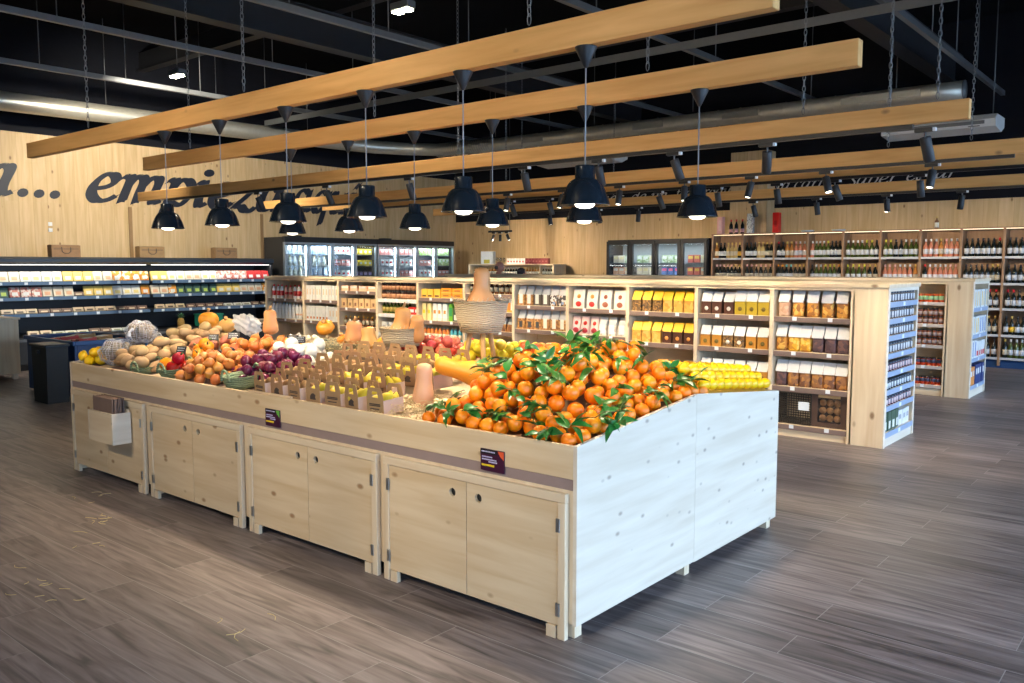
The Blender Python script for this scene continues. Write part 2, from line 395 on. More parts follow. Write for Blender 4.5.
# ------------------------------------------------------------------ hand-painted lettering
def crom(pts, k=14):
    out = []
    n = len(pts)
    for i in range(n - 1):
        p0 = pts[max(i - 1, 0)]; p1 = pts[i]; p2 = pts[i + 1]; p3 = pts[min(i + 2, n - 1)]
        for j in range(k):
            t = j / k
            out.append(tuple(.5 * (2 * p1[a] + (p2[a] - p0[a]) * t + (2 * p0[a] - 5 * p1[a] + 4 * p2[a] - p3[a]) * t * t + (3 * p1[a] - p0[a] - 3 * p2[a] + p3[a]) * t ** 3) for a in (0, 1)))
    out.append(tuple(pts[-1])); return out
GL = {
 'n': ([[(0, .85), (.1, .98), (.17, .9), (.13, .4), (.1, 0)], [(.14, .55), (.3, .88), (.48, 1), (.58, .85), (.52, .3), (.56, .03), (.75, .14)]], .86),
 'e': ([[(.1, .42), (.4, .52), (.58, .74), (.5, .97), (.3, .95), (.1, .62), (.08, .25), (.25, .0), (.5, .05), (.68, .22)]], .76),
 'm': ([[(0, .85), (.1, .98), (.17, .9), (.13, .4), (.1, 0)], [(.14, .55), (.28, .88), (.42, 1), (.52, .85), (.48, .4), (.46, 0)], [(.5, .55), (.66, .88), (.82, 1), (.92, .85), (.86, .3), (.9, .03), (1.08, .14)]], 1.18),
 'p': ([[(0, .85), (.1, .98), (.17, .9), (.1, .2), (.04, -.5)], [(.14, .6), (.32, .95), (.52, .98), (.66, .7), (.6, .25), (.4, 0), (.14, .1)]], .82),
 'i': ([[(0, .85), (.12, .98), (.18, .88), (.12, .25), (.18, .02), (.36, .14)], [(.22, 1.34), (.225, 1.36)]], .44),
 'í': ([[(0, .85), (.12, .98), (.18, .88), (.12, .25), (.18, .02), (.36, .14)], [(.18, 1.25), (.36, 1.5)]], .44),
 'z': ([[(.04, .8), (.16, .96), (.36, .88), (.56, .97), (.3, .5), (.02, .06), (.2, .12), (.36, -.06), (.54, -.06), (.66, .1)]], .74),
 'a': ([[(.58, .84), (.4, 1), (.16, .8), (.07, .35), (.18, .02), (.38, .1), (.58, .6)], [(.64, .98), (.56, .35), (.6, .03), (.8, .14)]], .86),
 'q': ([[(.58, .84), (.4, 1), (.16, .8), (.07, .35), (.18, .02), (.38, .1), (.58, .6)], [(.66, .98), (.56, .2), (.48, -.55)]], .82),
 'u': ([[(0, .85), (.1, .98), (.17, .88), (.1, .3), (.18, .02), (.36, .12), (.54, .55)], [(.62, .98), (.54, .3), (.58, .03), (.76, .14)]], .84),
 'r': ([[(0, .85), (.1, .98), (.17, .9), (.13, .4), (.1, 0)], [(.14, .55), (.3, .9), (.46, .98), (.54, .88)]], .58),
 'd': ([[(.58, .84), (.4, 1), (.16, .8), (.07, .35), (.18, .02), (.38, .1), (.58, .6)], [(.76, 1.55), (.62, .6), (.58, .03), (.8, .14)]], .86),
 't': ([[(.2, 1.3), (.12, .6), (.1, .15), (.22, .0), (.38, .14)], [(0, .95), (.4, .97)]], .48),
 'o': ([[(.34, 1), (.12, .75), (.07, .3), (.26, 0), (.5, .2), (.58, .65), (.34, 1)]], .7),
 'c': ([[(.52, .82), (.36, 1), (.13, .72), (.08, .28), (.26, 0), (.54, .2)]], .62),
 's': ([[(.46, .86), (.28, 1), (.12, .8), (.36, .42), (.4, .15), (.2, 0), (.04, .14)]], .54),
 'l': ([[(.16, 1.55), (.08, .5), (.1, .06), (.3, .14)]], .38),
 '.': ([[(.1, .08), (.105, .085)]], .44), '·': ([[(.1, .5), (.105, .5)]], .3), ' ': ([], .45)}
def write(name, text, place, xh, mat, shear=.22, nib=.15, depth=.004, fit=None):
    """place(u, v, d) maps text plane coordinates to the wall; letters are swept with a slanted pen"""
    total = sum(GL[c][1] for c in text) * xh
    k = (fit / total) if fit else 1
    mb = MB(); x = 0
    na = (math.cos(.6) * nib, math.sin(.6) * nib)
    def quad(poly):
        b = len(mb.v); n = len(poly)
        dd = len(mb.f) * 2e-6
        for d in (depth + dd, 0.0):
            for u, v in poly: mb.v.append(place((u + shear * v) * xh * k, v * xh, d))
        mb.face([b + i for i in range(n)]); 
        for i in range(n):
            j = (i + 1) % n; mb.face((b + i, b + n + i, b + n + j, b + j))
    for c in text:
        st, adv = GL[c]
        for s in st:
            pts = crom([(x + a, b_) for a, b_ in s])
            if len(s) == 2 and abs(s[0][0] - s[1][0]) < .01:
                cx, cy = pts[0]; R = nib * 1.0
                quad([(cx + R * math.cos(t * PI / 6), cy + R * math.sin(t * PI / 6)) for t in range(12)]); continue
            for i in range(len(pts) - 1):
                (ax, ay), (bx, by) = pts[i], pts[i + 1]
                quad([(ax - na[0], ay - na[1]), (bx - na[0], by - na[1]), (bx + na[0], by + na[1]), (ax + na[0], ay + na[1])])
                dx, dy = bx - ax, by - ay; l = math.hypot(dx, dy) or 1
                ox, oy = -dy / l * nib * .5, dx / l * nib * .5
                quad([(ax - ox, ay - oy), (bx - ox, by - oy), (bx + ox, by + oy), (ax + ox, ay + oy)])
        x += adv
    return mb.build(name, mat)
def on_left(y0, z0): return lambda u, v, d: (XL + .001 + d, y0 + u, z0 + v)
def on_back(x0, z0): return lambda u, v, d: (x0 + u, YB - .001 - d + .01, z0 + v)
tag(write('wall_lettering', 'n', on_left(4.86, 2.72), .48, navy, fit=.60), 'big dark blue script letter n at the left edge of the wooden wall', 'lettering')
tag(write('wall_lettering', '...', on_left(5.5, 2.74), .48, navy, fit=.74), 'three big dark blue dots on the left wooden wall before the word', 'lettering')
tag(write('wall_lettering', 'empieza', on_left(6.56, 2.72), .48, navy, fit=3.95), 'big dark blue script word empieza on the left wooden wall', 'lettering')
tag(write('wall_lettering', 'aquí', on_left(10.75, 2.74), .46, navy, fit=1.7), 'big dark blue script word aquí on the wall above the tall glass fridges', 'lettering')
for word, x0, x1, z in (('comer', -11.05, -10.05, 2.97), ('de un', -9.85, -8.95, 2.97), ('ton', -8.75, -8.4, 2.98), ('produc', -8.3, -7.42, 2.98), ('la', -6.6, -6.35, 3.02), ('carte', -6.28, -5.55, 3.03), ('saper', -5.26, -4.45, 3.04), ('et', -4.3, -4.05, 3.06), ('ur', -3.85, -3.5, 3.07)):
    tag(write('sign_lettering', word, on_back(x0, z), .14, wpaint, nib=.07, depth=.004, fit=x1 - x0), 'white italic word %s on the dark band above the rear wall' % word, 'lettering', 'white words of the slogan on the rear wall')

# ------------------------------------------------------------------ overhead
BE = [  # name, y front, left end, right end
 (3.25, -8.62, -1.40, 'nearest of the six long wooden ceiling beams, front row of pendants below'),
 (4.45, -8.80, -1.465, 'second wooden ceiling beam from the front, rear row of pendants below'),
 (6.50, -13.05, -1.39, 'third wooden ceiling beam, carrying spotlights above the shop aisle'),
 (8.80, -13.1, -1.0, 'fourth wooden ceiling beam, above the long shelf unit'),
 (9.75, -12.68, -0.9, 'fifth wooden ceiling beam, just behind the fourth'),
 (12.2, -12.29, -1.0, 'sixth wooden ceiling beam, nearest to the white lettering at the rear')]
ZB = 2.6
for y, xa, xb, lab in BE:
    MB().box(xa, xb, y, y + .065, ZB, ZB + .135, 0, .003).build('timber_beam', beamW, label=lab, cat='beam', kind='thing')
TR = {2: (-12.2, -1.75), 3: (-12.0, -1.5), 4: (-12.3, -1.3), 5: (-11.6, -1.5)}
for k, (a, b) in TR.items():
    y = BE[k][0] + .033
    MB().box(a, b, y - .018, y + .018, ZB - .032, ZB, 0).build('light_track', black, label='black lighting track under the %s wooden beam' % ORD[k], cat='light track')
# chains: alternating links
def chain_mesh(L):
    mb = MB(); p = .042; n = int(L / p)
    for i in range(n):
        pts = []
        for t in range(8):
            a = 2 * PI * t / 8
            u = .011 * math.cos(a); v = .028 * math.sin(a)
            pts.append((u, 0, -i * p - .02 + v) if i % 2 == 0 else (0, u, -i * p - .02 + v))
        mb.tube(pts, .0026, 4, closed=True)
    return mb.mesh('chain', P('chain_steel', (.22, .23, .24), .4, .8))
chm = chain_mesh(2.0)
CH = [(0, -5.08), (0, -7.4), (0, -2.64), (1, -5.15), (1, -2.7), (1, -7.9), (2, -2.55), (2, -1.92), (2, -1.6), (2, -6.2), (3, -2.59), (3, -1.86), (4, -8), (5, -8), (3, -7.5)]
cnt = {}
for b, x in CH:
    cnt.setdefault(b, []).append(x)
for b, xs in cnt.items():
    xs.sort()
    for i, x in enumerate(xs):
        link('chain', chm, None, (x, BE[b][0] + .033, ZB + .135 + 2.0), label='steel chain holding the %s beam, %s of its chains' % (ORD[b], nth(i, len(xs)) if len(xs) > 1 else 'only one'), cat='chain')

# pendants
def make_pendant(label):
    t = thing('pendant_lamp', label, 'pendant lamp', (0, 0, 0))
    zr = 1.88 - ZB
    MB().lathe([(.052, 0), (.052, -.004), (.012, -.085), (.005, -.095)], 20).build('canopy_cone', black, t)
    MB().tube([(0, 0, -.09), (0, 0, zr + .178)], .0035, 6).build('cord', P('pale_blue_cord', (.25, .28, .32), .5), t)
    dome = [(.0, .184), (.045, .183), (.047, .178), (.047, .124), (.053, .120)]
    for k in range(1, 9):
        a = k / 8 * PI / 2
        dome.append((.053 + .064 * math.sin(a * .5) / math.sin(PI / 4), .004 + .116 * (1 - (k / 8) ** 1.7)))
    dome += [(.119, .0), (.114, .0)]
    for k in range(7, 0, -1):
        a = k / 8 * PI / 2
        dome.append((.048 + .064 * math.sin(a * .5) / math.sin(PI / 4), .002 + .112 * (1 - (k / 8) ** 1.7)))
    dome.append((.0, .104))
    MB().lathe([(r, z + zr) for r, z in dome], 32, cap=False).build('lamp_shade', shade_m, t)
    MB().lathe([(.0, .05), (.046, .045), (.048, .018), (.047, .004), (.040, -.006), (.026, -.012), (0, -.015)], 24, (0, 0, zr), cap=False).build('bulb', MC['lamp_glow'], t)
    return t
EM('lamp_glow', (1, .93, .8), 4.0)
pend = make_pendant('black dome pendant lamp on the front beam, leftmost of six')
PR = [(3.283, [-6.14, -5.39, -4.62, -3.85, -3.08, -2.305], 'front'), (4.483, [-6.25, -5.48, -4.71, -3.93, -3.15, -2.355], 'second')]
PENDS = []
first = True
for y, xs, nm in PR:
    for i, x in enumerate(xs):
        lab = 'black dome pendant lamp on the %s beam, %s of six' % (nm, nth(i, 6))
        if first: pend.location = (x, y, ZB); first = False
        else: copy_thing(pend, (x, y, ZB), (0, 0, 0), lab)
        PENDS.append((x, y))
# track spotlights
EM('spot_lens_glow', (1, .9, .72), 6.0)
def make_spot(label):
    t = thing('track_spotlight', label, 'spotlight', (0, 0, 0))
    MB().box(-.07, .05, -.018, .018, -.03, 0, 0, .004).build('adapter', black, t)
    MB().box(.05, .07, -.016, .016, -.028, -.004, 0).build('end_clip', tagm, t)
    MB().tube([(0, 0, -.03), (0, 0, -.075)], .008, 8).build('stem', greysteel, t)
    h = MB().lathe([(0, .0), (.036, .0), (.038, -.004), (.038, -.175), (.034, -.178), (.032, -.165), (0, -.165)], 20, cap=False)
    hd = h.build('lamp_head', charc, t, loc=(0, 0, -.065))
    MB().lathe([(.0, -.1655), (.0315, -.166), (.0315, -.168), (0, -.1685)], 16, cap=False).build('lens', MC['spot_lens_glow'], hd)
    return t
SPOTS = {2: [-9.85, -8.4, -6.95, -5.31, -4.44, -3.66, -2.83, -1.67], 3: [-7.47, -6.55, -5.69, -4.81, -4.0, -3.19, -2.18], 4: [-8.2, -7.49, -5.7, -4.87, -4.11, -3.43, -2.53], 5: [-9.36, -8.3, -7.5, -5.5, -4.54, -3.58, -2.65]}
TILT = {2: (.32, .3), 3: (-.3, -.35), 4: (.1, .3), 5: (-.25, .25)}
sp0 = None; SPL = []
for k, xs in SPOTS.items():
    for i, x in enumerate(xs):
        lab = 'black cylinder spotlight under the %s beam, %s in its row' % (ORD[k], nth(i, len(xs)))
        y = BE[k][0] + .033
        if sp0 is None: sp0 = make_spot(lab); o = sp0; o.location = (x, y, ZB - .032)
        else: o = copy_thing(sp0, (x, y, ZB - .032), (0, 0, 0), lab)
        hd = [c for c in o.children if c.name.startswith('lamp_head')][0]
        tl = random.uniform(*TILT[k]) if k != 3 else -.3
        hd.rotation_euler = (tl, random.uniform(-.25, .25) if k == 2 else random.uniform(-.35, .1), 0)
        SPL.append((x, y, tl, k))
# three spots on a short bar near the rear corner
bar = MB().box(-12.4, -11.75, 14.0, 14.04, 2.32, 2.36).build('light_track', black, label='short black lighting bar in front of the rear wall', cat='light track')
for i, x in enumerate((-12.25, -12.07, -11.88)):
    o = copy_thing(sp0, (x, 14.02, 2.32), (0, 0, 0), 'small black spotlight on the short rear bar, %s of three' % ('leftmost', 'middle', 'rightmost')[i])
    o.scale = (.8, .8, .8)
    hd = [c for c in o.children if c.name.startswith('lamp_head')][0]; hd.rotation_euler = (0, (.4, 0, -.5)[i], 0)
for i, x in enumerate((-12.35, -11.8)):
    MB().tube([(x, 14.02, 2.36), (x, 14.02, ZC)], .006, 6).build('suspension_rod', greysteel, label='thin rod holding the short rear lighting bar, %s one' % ('left', 'right')[i], cat='rod')

# ducts, pipes, steelwork
def duct_mesh():
    mb = MB(); R = .125
    prof = []
    path = [(-14.2, -2.5, 4.0)] + [(-14.2, y, 4.0 + (y - 0) * .012) for y in range(-2, 12)] + [(-14.05, 12.2, 4.12), (-13.6, 12.8, 4.1), (-13.0, 13.05, 4.06)] + [(-12 + i * .435, 13.1, 4.03 - i * .001) for i in range(22)]
    mb.tube(path, [.145] * 15 + [.135, .13, .128] + [R] * 22, 20)
    for i in range(0, 24):  # spiral seams
        x = -12.6 + i * .38
        mb.lathe([(R, -.012), (R + .008, 0), (R, .012)], 20, (0, 0, 0), cap=False)
        s = len(mb.v) - 60
        mb.xf(Matrix.Translation((x, 13.1, 4.03 - max(0, (x + 12) / .435) * .001)) @ Matrix.Rotation(PI / 2, 4, 'Y'), s)
    return mb
d = thing('ventilation_duct', 'silver round ventilation duct running under the ceiling along two walls', 'duct')
duct_mesh().build('pipe', P('duct_zinc', (.62, .6, .52), .38, .7), d)
flex = MB()
for i in range(26):
    flex.lathe([(.127, -.014), (.14, 0), (.127, .014)], 20, cap=False); flex.xf(Matrix.Translation((-13.0 + i * .06, 13.08, 4.05)) @ Matrix.Rotation(PI / 2, 4, 'Y'), len(flex.v) - 60)
flex.build('flexible_section', steel, d)
for i, (x0, x1) in enumerate(((-10.6, -10.1), (-8.1, -7.5), (-6.4, -5.8), (-4.5, -3.4))):
    g = MB().box(x0, x1, 12.965, 12.985, 3.97, 4.07)
    for k in range(5): g.box(x0 + .02, x1 - .02, 12.958, 12.965, 3.985 + k * .016, 3.992 + k * .016)
    g.build('air_grille', steel, d)
MB().lathe([(.128, 0), (.128, .02), (0, .021)], 20, cap=False).xf(Matrix.Translation((-2.88, 13.1, 4.009)) @ Matrix.Rotation(PI / 2, 4, 'Y')).build('end_cap', greysteel, d)
for i, x in enumerate((-10.15, -12.7, -2.86, -5.37, -7.8)):
    MB().box(x - .03, x + .03, -2.5, 15.6, 4.3, 4.345).box(x - .03, x - .022, -2.5, 15.6, 4.345, 4.37).box(x + .022, x + .03, -2.5, 15.6, 4.345, 4.37).build('cable_tray', greysteel, label='grey cable tray hung across under the ceiling, %s of five' % nth({-12.7: 0, -10.15: 1, -7.8: 2, -5.37: 3, -2.86: 4}[x], 5), cat='cable tray')
MB().box(-13.9, 3.6, 9.4, 9.45, 4.27, 4.298).box(-13.9, 3.6, 9.4, 9.408, 4.2, 4.27).build('cable_tray', greysteel, label='grey cable tray running lengthwise above the fourth and fifth beams', cat='cable tray')
gird = P('dark_girder', (.016, .017, .021), .6)
def girder(x):
    return MB().box(x - .12, x + .12, YF, YB, 4.55, 4.58).box(x - .012, x + .012, YF, YB, 4.58, 5.0).box(x - .12, x + .12, YF, YB, 5.0, 5.03)
girder(-9.6).build('steel_girder', gird, label='dark steel roof girder at ceiling height, left one', cat='girder')
girder(-3.6).build('steel_girder', gird, label='dark steel roof girder at ceiling height, right one', cat='girder')
for i, y in enumerate((7.6, 11.4)):
    MB().box(-15, 3.6, y - .08, y + .08, 5.032, 5.05).box(-15, 3.6, y - .01, y + .01, 5.05, 5.36).build('steel_purlin', gird, label='dark steel purlin running lengthwise under the ceiling, %s one' % ('nearer', 'farther')[i], cat='purlin')
rods = [(-10.15, 4.2), (-10.15, 5.6), (-10.15, 7.0), (-10.15, 8.4), (-12.7, 5.0), (-12.7, 6.2), (-12.7, 7.4), (-12.7, 8.6), (-7.8, 5.6), (-7.8, 7.0), (-7.8, 8.4), (-5.37, 6.4), (-5.37, 7.8), (-5.37, 9.2), (-5.37, 10.6), (-2.86, 10.0), (-2.86, 11.2), (-2.86, 12.4), (-2.86, 13.6), (-2.86, 14.8)]
rn = {}
for i, (x, y) in enumerate(rods):
    rn[x] = rn.get(x, -1) + 1
    tn = {-12.7: 'leftmost', -10.15: 'second', -7.8: 'middle', -5.37: 'fourth', -2.86: 'rightmost'}[x]
    MB().tube([(x + .026, y, 4.345), (x + .026, y, ZC)], .007, 6).build('suspension_rod', greysteel, label='thin steel rod above the %s crossing cable tray, %s from the front' % (tn, ORD[rn[x]]), cat='rod')
dr = [(-11.4, 13.1), (-9.0, 13.1), (-7.0, 13.1), (-5.0, 13.1), (-3.2, 13.1), (-14.2, 4.6), (-14.2, 6.6), (-14.2, 8.6), (-14.2, 10.6)]
for i, (x, y) in enumerate(dr):
    MB().tube([(x, y, 4.18), (x, y, ZC)], .007, 6).build('suspension_rod', greysteel, label='thin steel rod holding the silver duct, %s from its %s end' % (ORD[i % 5], 'rear corner' if i < 5 else 'front'), cat='rod')
def ac(x0, x1, y, z, lab):
    t = thing('air_conditioner', lab, 'air conditioner', ((x0 + x1) / 2, y, z))
    w_ = (x1 - x0) / 2
    MB().prism_y([(-.32, .02), (-.33, .12), (-.25, .2), (.3, .2), (.3, .06), (.1, -.02)], -w_, w_).build('casing', white, t)
    lo = MB().box(-w_ + .08, w_ - .14, -.338, -.33, .06, .11)
    lo.build('air_outlet', greysteel, t)
    MB().box(w_ - .35, w_ - .2, -.34, -.32, .03, .04).build('nameplate', black, t)
    for s in (-1, 1): MB().tube([(s * (w_ - .1), 0, .2), (s * (w_ - .1), 0, ZC - z)], .008, 6).build('hanger_rod', greysteel, t)
ac(-4.15, -2.6, 14.1, 3.56, 'white ceiling air conditioner at the right, behind the third beam')
ac(-10.9, -9.1, 14.1, 3.62, 'white ceiling air conditioner at the middle of the rear wall')
EM('floodlight_glow', (1, .96, .7), 60)
for i, (x, y) in enumerate(((-11.47, 6.35), (-6.76, 6.29))):
    t = thing('ceiling_floodlight', 'small glaring ceiling lamp in the dark roof space, %s of two' % ('left', 'right')[i], 'ceiling lamp', (x, y, 4.25))
    MB().box(-.14, .14, -.06, .06, .02, .1, 0, .01).build('housing', greysteel, t)
    for s in (-.07, .07): MB().box(s - .045, s + .045, -.05, .05, -.0, .02, 0, .005).build('led_panel', MC['floodlight_glow'], t)
    MB().tube([(0, 0, .1), (0, 0, ZC - 4.25)], .008, 6).build('hanger_rod', greysteel, t)
# ------------------------------------------------------------------ produce island
IX0, IX1, IY0, IY1, IYR = -6.93, -2.03, 2.85, 4.95, 3.9
isl = thing('display_counter', 'long pale wooden produce counter heaped with oranges, onions and boxed pears', 'counter', (0, 0, 0))
def panel_with_hole(mb, x0, x1, y0, y1, z0, z1, hx, hz, R=.021, S=.03):
    """board in the x-z plane with one round hole"""
    mb.box(x0, hx - S, y0, y1, z0, z1).box(hx + S, x1, y0, y1, z0, z1).box(hx - S, hx + S, y0, y1, z0, hz - S).box(hx - S, hx + S, y0, y1, hz + S, z1)
    b = len(mb.v); n = 16
    for y in (y0, y1):
        for i in range(n):
            a = 2 * PI * i / n; c, s_ = math.cos(a), math.sin(a)
            q = S / max(abs(c), abs(s_))
            mb.v.append((hx + c * q, y, hz + s_ * q)); mb.v.append((hx + R * c, y, hz + R * s_))
    for i in range(n):
        j = (i + 1) % n
        for o in (0, 2 * n): mb.face((b + o + 2 * i, b + o + 2 * j, b + o + 2 * j + 1, b + o + 2 * i + 1))
        mb.face((b + 2 * i + 1, b + 2 * j + 1, b + 2 * n + 2 * j + 1, b + 2 * n + 2 * i + 1))
MB().box(IX0 + .02, IX1 - .02, IY0, IY0 + .02, .70, .845, 0, .002).build('front_board', pineX, isl)
MB().box(IX0 + .02, IX1 - .02, IY0 + .005, IY0 + .02, .652, .70).build('label_rail', P('lilac_brown_rail', (.30, .22, .20), .5), isl)
MB().box(IX0 + .02, IX1 - .02, IY0 + .002, IY0 + .02, .07, .652, 0).build('plinth_board', paleZ, isl)
for x0, x1, nm in ((IX1 - .02, IX1, 'end_panel'), (IX0, IX0 + .02, 'end_panel')):
    MB().prism_y([(IY0, .066), (IYR - .002, .066), (IYR - .002, .944), (IY0, .846)], x0, x1).build(nm, pineY, isl)
    MB().prism_y([(IYR, .062), (IY1, .062), (IY1, .845), (IYR + .03, .943), (IYR, .946)], x0, x1).build(nm, pineY, isl)
MB().box(IX0 + .02, IX1 - .02, IY1 - .02, IY1, .07, .845).build('rear_board', pineX, isl)
def deck(x, y): return .812 + .1 * (y - 2.87) if y < IYR else .915 - .1 * (y - IYR)
MB().prism_y([(IY0 + .02, .78), (IY0 + .02, .81), (IYR, .913), (IY1 - .02, .81), (IY1 - .02, .78), (IYR, .88)], IX0 + .02, IX1 - .02).build('display_deck', paleX, isl)
for x in (-6.88, -5.68, -4.47, -3.25, -2.08):
    for y in (2.9, 3.87, 4.9): MB().box(x - .025, x + .025, y - .025, y + .025, 0, .07).build('foot', paleZ, isl)
for k, (x0, x1) in enumerate(((-6.87, -5.72), (-5.64, -4.51), (-4.435, -3.27), (-3.22, -2.07))):
    t = thing('storage_cabinet', 'two-door wooden cupboard in the counter front, %s' % ('leftmost, behind the hung box of bags', 'second from the left', 'third from the left, below the green-cornered sign', 'nearest the orange heap')[k], 'cupboard', (0, 0, 0))
    yf, yb = 2.822, 2.848
    for a_ in (x0, x1 - .04): MB().box(a_, a_ + .04, yf, yb, 0, .60, 0, .002).build('post', paleZ, t)
    MB().box(x0, x1, yf, yb, .60, .64, 0, .002).build('top_rail', paleX, t)
    xm = (x0 + x1) / 2
    for s in (0, 1):
        a, b = (x0 + .042, xm - .002) if s == 0 else (xm + .002, x1 - .042)
        hx = xm - .09 if s == 0 else xm + .075
        m_ = MB(); panel_with_hole(m_, a, b, yf + .006, yb - .004, .058, .597, hx, .535)
        dr_ = m_.build('door', pineX, t)
        hxx = a - .004 if s == 0 else b + .004
        for z in (.13, .50): MB().box(hxx - .011, hxx + .011, yf - .004, yf + .004, z - .03, z + .03, 0, .002).build('hinge', steel, dr_)
    MB().box(x0 + .05, x1 - .05, yb - .003, yb - .001, .06, .598).build('dark_inside_sheet', black, t)  # black sheet close behind the doors stands in for the unlit inside
    for x in (x0 + .075, x1 - .075): MB().box(x - .025, x + .025, yf + .0, yb - .004, 0, .055).build('foot', paleZ, t)
# small price signs on the rail
def sign(cx, corner, lab):
    t = thing('price_sign', lab, 'price sign', (cx, 2.846, .668))
    MB().box(-.07, .07, -.004, .003, 0, .10, 0).build('plate', P('aubergine_plate', (.05, .008, .03), .35), t)
    MB().box(-.07, .03, -.0052, -.004, .078, .098, 0).build('header_band', black, t)
    pr = MB()
    random.seed(int(abs(cx) * 100))
    for z, a, b in ((.086, -.062, .02), (.062, -.06, .0), (.05, -.06, .02), (.04, -.02, .03)):
        x = a
        while x < b:
            w_ = random.uniform(.004, .009); pr.box(x, x + w_, -.0065, -.0045, z, z + .006); x += w_ + .0025
    pr.build('print', P('pale_violet_print', (.55, .5, .7), .6), t)
    pr = MB(); x = -.062
    while x < .012: pr.box(x, x + .007, -.0065, -.0045, .022, .031); x += .0085
    pr.build('yellow_print', P('yellow_print', (.85, .6, .02), .5), t)
    MB().prism([(.035, .098), (.07, .098), (.07, .06), (.05, .075)], -.0062, -.0045).build('corner_picture', corner, t)
sign(-2.497, P('red_corner_print', (.75, .1, .03), .5), 'small dark price sign with an orange-red corner on the counter front')
sign(-4.197, P('green_corner_print', (.12, .4, .06), .5), 'small dark price sign with a green corner on the counter front')
# hung wooden box with flattened bags
hb = thing('hanging_box', 'open wooden box hung on the counter front at its left end', 'box', (-6.075, 2.753, .345))
b_ = MB().box(-.17, .17, -.066, -.05, 0, .22).box(-.17, .17, .05, .066, 0, .24).box(-.17, .17, -.05, .05, 0, .02)
b_.build('front_and_back', paleX, hb)
for s in (-1, 1): MB().box(s * .17, s * .186, -.066, .066, 0, .22).build('side', pineY, hb)
brown = P('brown_paper', (.19, .125, .10), .75)
for i in range(7):
    m_ = MB().box(-.15, .15, -.005, .005, 0, .30, 0, .003)
    m_.build('paper_bag', brown, None, loc=(-6.075 + random.uniform(-.012, .012), 2.715 + i * .0128, .366), label='flat brown paper bag filed upright in the hanging wooden box', cat='paper bag', group='flat bags in the hanging box')

# ------------------------------------------------------------------ produce
def bed(name, prof, x0, x1, y0, y1, drop, mat, n=26):
    mb = MB(); nx = max(4, int((x1 - x0) / .05)); ny = max(4, int((y1 - y0) / .05))
    for j in range(ny + 1):
        for i in range(nx + 1):
            x = x0 + (x1 - x0) * i / nx; y = y0 + (y1 - y0) * j / ny
            h = prof(x, y) or 0
            mb.v.append((x, y, deck(x, y) + max(.001, h - drop - .018)))
    for j in range(ny):
        for i in range(nx):
            a = j * (nx + 1) + i; mb.face((a, a + 1, a + nx + 2, a + nx + 1), 0, True)
    return mb.build(name, mat, isl)
def pile(prof, x0, x1, y0, y1, rad, drop, nmax, seed, tries=90):
    """drops balls one after another into the lowest place below the heap's profile"""
    rnd = random.Random(seed); out = []; fails = 0
    while len(out) < nmax and fails < 50:
        best = None; r = rnd.uniform(*rad)
        for _ in range(tries):
            x = rnd.uniform(x0 + r, x1 - r); y = rnd.uniform(y0 + r, y1 - r)
            h = prof(x, y)
            if not h: continue
            base = deck(x, y) + max(0, h - drop); z = base + r
            for (a, b, c, q) in out:
                d2 = (a - x) ** 2 + (b - y) ** 2; R = (q + r)
                if d2 < R * R: z = max(z, c + math.sqrt(R * R - d2))
            top = deck(x, y) + h
            if z + .75 * r > top: continue
            k = z - base
            if best is None or k < best[0]: best = (k, x, y, z)
        if best is None: fails += 1; continue
        out.append((best[1], best[2], best[3], r))
    return out
def clamp(v, a=0, b=1): return max(a, min(b, v))
def rr(rnd): return (rnd.uniform(0, 6.28), rnd.uniform(0, 6.28), rnd.uniform(0, 6.28))
def scatter(spots, name, meshes, r0, label, cat, group, seed=1, spin=True, flat=False):
    rnd = random.Random(seed); res = []
    for (x, y, z, r) in spots:
        me = rnd.choice(meshes)
        res.append(link(name, me, None, (x, y, z), (rnd.uniform(-.5, .5), rnd.uniform(-.45, .45), rnd.uniform(0, 6.28)) if flat else rr(rnd) if spin else (0, 0, rnd.uniform(0, 6.28)), r / r0, label, cat, group))
    return res
def lumpy(mesh_name, r, mat, seed, amp=.08, n=14, m=10):
    rnd = random.Random(seed); ph = [rnd.uniform(0, 6) for _ in range(6)]
    def fn(d): return 1 + amp * (math.sin(d[0] * 2.3 + ph[0]) + math.sin(d[1] * 2.7 + ph[1]) + math.sin(d[2] * 3.1 + ph[2]) + .5 * math.sin(d[0] * 5 + d[2] * 4 + ph[3]))
    return MB().ball((0, 0, 0), r, n, m, 0, fn).mesh(mesh_name, mat)
orange_m = fruit('orange_peel', (.94, .27, .004), (.90, .22, .002), .38, 3, .25, 220, .14)
def orange_fn(d):
    z = d[2]
    return 1 - .03 * abs(z) ** 3 - .10 * math.exp(-((1 - z) * 30)) - .05 * math.exp(-((1 + z) * 40))
om = MB().ball((0, 0, 0), (.04, .04, .0385), 20, 14, 0, orange_fn).mesh('orange', orange_m)
def orange_h(x, y):
    xl = -3.04 + (y - 2.9) * .22; xr = -2.055
    if x < xl or x > xr or y > 4.12: return 0
    h = min(.088 + .60 * (y - 2.9), .30)
    if y > 3.82: h = .30 - (y - 3.82) * .8
    e = min(clamp((x - xl) / .16), clamp((xr - x - .05) / .26))
    return .10 + (h - .10) * e
bed('orange_riser', orange_h, -3.04, -2.052, 2.872, 4.12, .13, P('dark_riser', (.16, .08, .03), .8))
spots = pile(orange_h, -3.05, -2.052, 2.872, 4.12, (.034, .0425), .125, 300, 3, 260)
oranges = scatter(spots, 'orange', [om], .04, 'ripe orange in the leafy heap at the right end of the wooden counter', 'orange', 'oranges heaped on the counter', 5)
